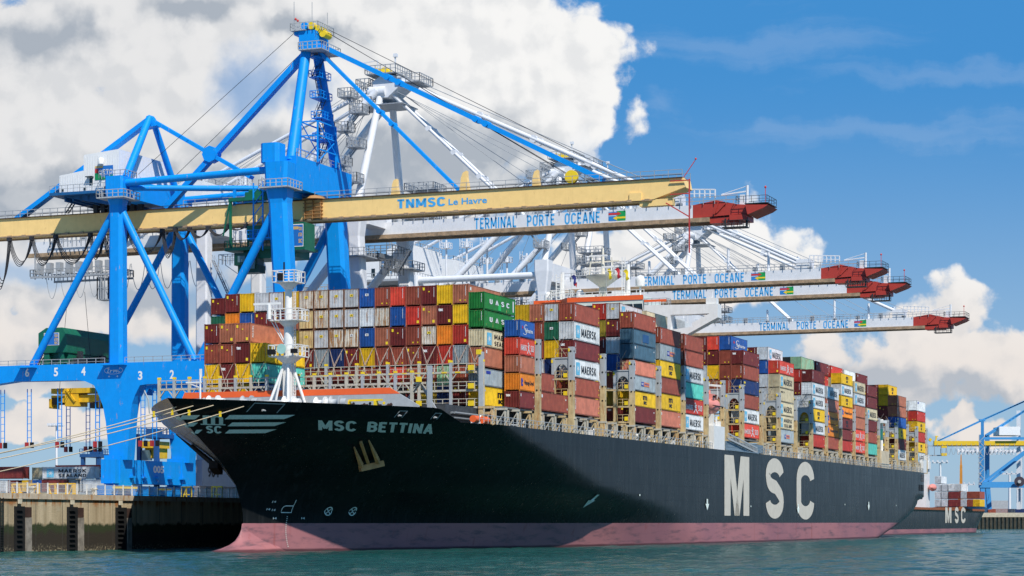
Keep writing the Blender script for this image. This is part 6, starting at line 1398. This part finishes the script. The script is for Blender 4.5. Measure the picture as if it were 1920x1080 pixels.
def straddle(px, s_, top, w, lb, low=False):
    t0 = t_of(px, s_); f = thing('straddle_carrier', lb, 'straddle carrier', (t0, s_, QZ), 'straddle carriers in the yard')
    for dt in (-w, w):
        for ds in (-3, 3):
            m = MB(); m.box(t0+dt-.35, t0+dt+.35, s_+ds-.4, s_+ds+.4, QZ+1.2, top); part('leg', m, sb2, f)
            m = MB(); m.tube((t0+dt-.3, s_+ds, QZ+.7), (t0+dt+.3, s_+ds, QZ+.7), .7, 14); part('wheel', m, blk, f)
        m = MB(); m.box(t0+dt-.4, t0+dt+.4, s_-4.5, s_+4.5, QZ+1, QZ+2); part('wheel_beam', m, sb2, f)
    m = MB(); m.box(t0-w-.5, t0+w+.5, s_-3.6, s_+3.6, top, top+.7); m.railbox(t0-w-.5, t0+w+.5, s_-3.6, s_+3.6, top+.7, 1.1, 1, .05); m.box(t0-1, t0+.6, s_-2, s_+1, top+.7, top+1.7); part('top_frame', m, sb2, f)
    if low: return
    m = MB(); m.box(t0-w+.5, t0+w-.3, s_-3.2, s_+2, top-1.8, top-.6); m.box(t0-1, t0+1, s_-2.4, s_+2, top-3.6, top-1.8); part('hoist', m, mat('spreader_yellow', None), f)
    m = MB(); m.beam((t0-1.4, s_-2, top-2), (t0-1.2, s_-2, QZ+4), .08, .08); m.beam((t0+.5, s_-2, top-3), (t0+w-.4, s_-2, QZ+5), .14, .14); m.box(t0-w+.6, t0-w+2, s_-3.3, s_-2, top-4, top-2.2); part('cab', m, mat('cabin_glass', None), f)
straddle(294, 336, 19.0, 1.75, 'dark blue straddle carrier standing between the blue crane legs')
straddle(185, 402, 18.0, 2.0, 'blue straddle carrier beyond the yard containers, left of the crane leg', True)
def light_mast(px, py, Y_, lb, base=7.1, grp='tall yard light masts'):
    X_ = (px-960)/FOC*Y_; t_, s_ = X_*NX+Y_*NY, X_*UX+Y_*UY; zt = (HZ-py)*Y_/FOC+CAMH
    f = thing('light_mast', lb, 'light mast', (t_, s_, base), grp)
    m = MB(); m.tube((t_, s_, base), (t_, s_, zt), .45*Y_/600, 8, .28*Y_/600); part('pole', m, cwht, f)
    w = 1.0*Y_/600*2.2; m = MB(); m.box(t_-w, t_+w, s_-.8, s_+.8, zt-.4*Y_/600, zt)
    for d in (-.9, -.3, .3, .9): m.box(t_+w*d-.4, t_+w*d+.4, s_-1.2, s_-.4, zt-.2, zt+.5*Y_/600)
    part('lamp_head', m, cwht, f)
light_mast(106, 797, 620, 'slim white light mast over the yard containers at left')
light_mast(1763, 866, 1150, 'white light mast above the small ship, right of the stern')
light_mast(1813, 907, 1900, 'far small light mast left of the distant blue crane')
light_mast(1893, 887, 1650, 'white light mast seen through the legs of the distant blue crane')
# ------------------------------------------------------------------ second ship astern
s2 = thing('feeder_ship', 'small dark container ship with white lettering moored astern of the big ship', 'ship', (-150, 760, 0))
def half2(s_, z):
    k = max(0, min(1, z/11)); a = 868+20*k**1.3; x = max(0, min(1, (a-s_)/(52-14*k))); return 14.0*(1-(1-x)**2)**.8
def grid2(zs, topf=None):
    m = MB(); ss = [640+(250)*(i/60)**.8 for i in range(61)]; n = 61
    for sg in (1, -1):
        vs = []
        for z in zs:
            a = 868+20*max(0, min(1, z/11))**1.3
            for s_ in ss: q_ = min(s_, a); zz = z if not topf else min(z, topf(q_)); vs.append((-150+sg*half2(q_, z), q_, zz))
        m.add(vs, [((j*n+i), (j*n+i+1), ((j+1)*n+i+1), ((j+1)*n+i)) if sg < 0 else ((j*n+i), ((j+1)*n+i), ((j+1)*n+i+1), (j*n+i+1)) for j in range(len(zs)-1) for i in range(60)], True)
    return m
def top2(s_): return 8.2 if s_ < 850 else 8.2+2.6*min(1, (s_-850)/30)
part('hull', grid2([1.7, 3, 4.5, 6, 7.5, 9, 10.8], top2), hm, s2); part('boot_topping', grid2([-3, -1, 0, .8, 1.7]), pk, s2)
m = MB(); m.box(-163, -137, 640, 850, 8.0, 8.15); part('deck', m, mat('deck_rust', (.16, .05, .035), .8, var=.2), s2)
for nm, fnc, xa, xb in (('M', big_M, 1772, 1783.5), ('S', big_S, 1790, 1797), ('C', big_C, 1801.5, 1810)):
    sa, sb3 = st_of(xa, -136), st_of(xb, -136); mm = MB(); zc = z_of(966, (sa+sb3)/2, -136)
    fnc(mm, lambda u, v: (-136+.08, sa+(sb3-sa)*u, zc-2.75+5.5*v)); part('hull_letter', mm, cream, s2)
m = MB(); sd = st_of(1735, -140); m.box(-160, -139.6, sd, sd+6, 8.2, 26); m.box(-161, -139, sd+1, sd+5, 22.4, 25); m.box(-150, -147, sd+9, sd+12, 8, 21)
dh2 = part('deckhouse', m, shw, s2)
m = MB()
for z in (12, 15, 18, 21, 23.5): m.box(-158, -141, sd-.06, sd, z, z+1); 
part('window', m, dkm, dh2)
m = MB(); m.railbox(-160, -139.6, sd, sd+6, 26, 1.3, 1.5, .07); m.tube((-150, sd+3, 26), (-150, sd+3, 31), .3); part('roof_rail', m, shw, dh2)
m = MB(); m.lathe([(0, -3), (1.1, -2), (1.3, 0), (1.1, 2), (0, 3)], (-138.2, sd+4, 16), 's', 12); solo('lifeboat', m, lbm, (-138.2, sd+4, 15), 'small red lifeboat on the white deckhouse of the ship astern', 'lifeboat')
m = MB(); tg = -143; sg_ = st_of(1802, tg); m.beam((tg, sg_, 8), (tg, sg_, 26), 1.2, 1.2, .8, .8); m.beam((tg, sg_, 25), (tg, sg_, 30), .7, .7, .3, .3); m.box(tg-1, tg+1, sg_-1, sg_+1, 12, 15); part('deck_crane', m, mat('mast_orange', (.62, .25, .03), .6), s2)
SB0 = 806
for x0, col, wd in ((1752, ['W', 'W', 'W', 'W'], 'tallest pale column'), (1765, ['W', 'W', 'W'], 'second pale column'), (1778, ['D', 'D', 'H'], 'column left of the mast'), (1789.5, ['D', 'D', 'H'], 'column under the mast'), (1801, ['W', 'W'], 'short pale column'), (1812.5, ['B', 'B'], 'second column from the bow'), (1824, ['Y:mq', 'B'], 'column nearest the bow')):
    t0 = t_of(x0, SB0); z = 9.6
    for i, tk in enumerate(col):
        code = tk.split(':')[0]; container(code, t0+CW/2, SB0, z, 12.19, 2.896, None, '', PAL[code][1]+' container, '+('bottom', 'second', 'third', 'fourth')[i]+' in '+wd+' of the ship astern', 'door' if code == 'D' else 'std', True, 'containers on the ship astern'); z += 2.9
m = MB(); 
for i in range(12): t0 = -160+2.0*i; m.box(t0, t0+.3, SB0-.6, SB0-.3, 8.1, 9.6)
m.box(-160, -137.5, SB0-.5, SB0+12, 9.2, 9.5); m.box(-137.4, -136.6, 690, 850, 8.2, 9.0); part('container_support', m, mat('rusty_support', (.30, .09, .03), .7, rust=.4, var=.2), s2)
# ------------------------------------------------------------------ far quay at the end of the basin
YQ = 1240.0
def FP(px, py, Y_): X_ = (px-960)/FOC*Y_; return (X_*NX+Y_*NY, X_*UX+Y_*UY, (HZ-py)*Y_/FOC+CAMH)
def wbox(m, x0, x1, y0, y1, z0, z1):   # a box square to the world axes, turned into the berth frame
    P_ = [(x*NX+y*NY, x*UX+y*UY, z) for z in (z0, z1) for x, y in ((x0, y0), (x1, y0), (x1, y1), (x0, y1))]
    m.add(P_, [(0, 3, 2, 1), (4, 5, 6, 7), (0, 1, 5, 4), (1, 2, 6, 5), (2, 3, 7, 6), (3, 0, 4, 7)])
fq = mat('far_quay_cream', (.50, .44, .33), .8, var=.15, streak=.3)
b0 = FP(1880, 979, YQ)
m = MB(); wbox(m, 250, 900, YQ+3, YQ+900, -6, 9.2); solo('far_quay', m, mat('far_quay_dark', (.05, .045, .035), .9, var=.3), (b0[0], b0[1], 0), kind='structure', label='far quay block behind the pile wall')
m = MB(); wbox(m, 249, 900, YQ-.6, YQ+4, 6.9, 9.4); solo('far_quay_coping', m, fq, (b0[0], b0[1], 7), kind='structure')
pw = thing('pile_wall', 'row of dark fender piles under the pale coping of the far quay', 'pile wall', (b0[0], b0[1], 0))
for i in range(36):
    m = MB(); x = 252+2.3*i; wbox(m, x, x+1.15, YQ-.8, YQ+3, -3, 6.9); part('pile', m, mat('pile_algae', (.055, .05, .035), .9, var=.4), pw)
m = MB(); wbox(m, 252, 360, YQ+1.0, YQ+2.9, -3, 6.9); part('recess', m, fq, pw)
lb2 = mat('far_crane_blue', (.05, .27, .58), .5, var=.05)
def fbeam(m, p, q, w, Y0, Y1=None): m.beam(FP(*p, Y0), FP(*q, Y1 or Y0), w, w)
fc = thing('gantry_crane', 'distant blue crane with yellow boom on the far quay at right', 'crane', FP(1845, 962, 1262))
Ya, Yb = 1262, 1284
for Y_, dx in ((Ya, 0), (Yb, 10)):
    m = MB(); fbeam(m, (1841+dx, 815), (1841+dx, 905), 2.4, Y_); fbeam(m, (1841+dx, 905), (1845+dx, 955), 2.6, Y_); part('leg', m, lb2, fc)
    m = MB(); fbeam(m, (1990+dx, 815), (1990+dx, 955), 2.4, Y_); part('leg', m, lb2, fc)
    m = MB(); fbeam(m, (1836, 909), (2000, 909), 3.4, Y_); part('portal_beam', m, lb2, fc)
    m = MB(); fbeam(m, (1843+dx, 905), (1990, 795), 1.4, Y_); part('brace', m, lb2, fc)
    m = MB(); fbeam(m, (1840, 822), (2000, 822), 1.4, Y_); part('tie', m, lb2, fc)
m = MB(); fbeam(m, (1751, 831), (2010, 831), 2.6, 1273); fbm_ = part('boom', m, mat('far_boom_yellow', (.72, .48, .02), .5, var=.05), fc)
m = MB(); fbeam(m, (1738, 836), (2010, 836), .6, 1273); fbeam(m, (1738, 854), (1775, 854), .6, 1273)
for x in range(1740, 1910, 9): fbeam(m, (x, 832), (x, 839), .25, 1271)
for x in (1740, 1752, 1764, 1774): fbeam(m, (x, 836), (x, 855), .4, 1271)
part('boom_rail', m, grail, fbm_)
m = MB(); fbeam(m, (1765, 838), (1775, 838), 1.2, 1269); fbeam(m, (1765, 852), (1775, 852), 1.6, 1269); fbeam(m, (1742, 823), (1746, 826), 1.6, 1273); fbeam(m, (1754, 828), (1756, 818), .8, 1273); fbeam(m, (1753, 818), (1759, 818), .5, 1273); part('trolley', m, mat('far_boom_yellow', None), fc)
m = MB()
for d in (0, 5): fbeam(m, (1759, 827), (1842+d, 787-d*.2), .8, 1273); fbeam(m, (1842+d, 787-d*.2), (1960, 735), .8, 1273); fbeam(m, (1848+d, 816), (1960, 745), 1.0, 1273)
part('stay', m, lb2, fc)
m = MB(); fbeam(m, (1842, 787), (1842, 816), 1.6, 1273); fbeam(m, (1836, 788), (1847, 788), 1.2, 1273); part('mast', m, lb2, fc)
m = MB()
for i in range(9): fbeam(m, (1836 if i % 2 else 1846, 818+10*i), (1846 if i % 2 else 1836, 828+10*i), .35, 1258); fbeam(m, (1834, 828+10*i), (1840, 828+10*i), .5, 1258)
fbeam(m, (1836, 815), (1836, 908), .4, 1258); part('zigzag_stair', m, grail, fc)
m = MB(); a, b2 = FP(1868, 817, 1276), FP(1910, 801, 1276); wbox(m, (1868-960)/FOC*1276, (1907-960)/FOC*1276, 1268, 1284, a[2], b2[2]); part('machinery_house', m, mat('house_white', None), fc)
m = MB(); c_ = FP(1911.5, 903, 1255); d_ = FP(1911.5, 903, 1257); m.tube(c_, d_, 3.0, 22); rl_ = part('cable_reel', m, mat('reel_dark', (.06, .045, .06), .6), fc)
m = MB(); m.tube(FP(1911.5, 903, 1254), c_, 1.0, 14); part('reel_hub', m, galv, rl_)
m = MB(); fbeam(m, (1910, 770), (1910, 955), 2.2, 1290); fbeam(m, (1908, 918), (1908, 955), .8, 1256); part('far_leg', m, cwht, fc)
wf = thing('gantry_crane', 'white distant crane, partly hidden behind the distant blue crane', 'crane', FP(1900, 960, 1420))
m = MB(); fbeam(m, (1912, 838), (1912, 958), 3, 1420); part('leg', m, cwht, wf)
m = MB(); fbeam(m, (1795, 846), (1960, 846), 1.6, 1420)
for x in range(1796, 1930, 7): fbeam(m, (x, 840+(x*7 % 5)), (x+5, 851-(x*3 % 5)), .7, 1420); fbeam(m, (x, 842), (x, 853), .5, 1418)
part('boom', m, cwht, wf)
m = MB()
for x in range(1766, 1900, 9): festoon(m, FP(x, 841, 1262), FP(x+8, 841, 1262), 3.6, .12, 1, 8)
part('festoon_cable', m, grail, fc)
for i, (x0, x1, y0, y1, c_, lb) in enumerate(((1852, 1864, 948, 958, 'B', 'red-brown container block on the far quay right of the blue legs'), (1866, 1886, 949, 958, 'L', 'grey-blue container block on the far quay under the crane'), (1888, 1900, 950, 958, 'K', 'navy container block on the far quay at right'))):
    o = container(c_, 0, 0, 9.4, 12.19, 2.896, None, '', lb, 'std', True, 'containers on the far quay', heading=-math.pi/2+TH); o.location = Vector(((x0-960)/FOC*1330, 1330, 9.3))
m = MB(); wbox(m, (1857-960)/FOC*1800, (1896-960)/FOC*1800, 1800, 1830, 8, 22); solo('warehouse', m, mat('warehouse_grey', (.36, .38, .40), .7, var=.1), FP(1875, 975, 1800), 'long grey warehouse beyond the containers on the far quay', 'warehouse')
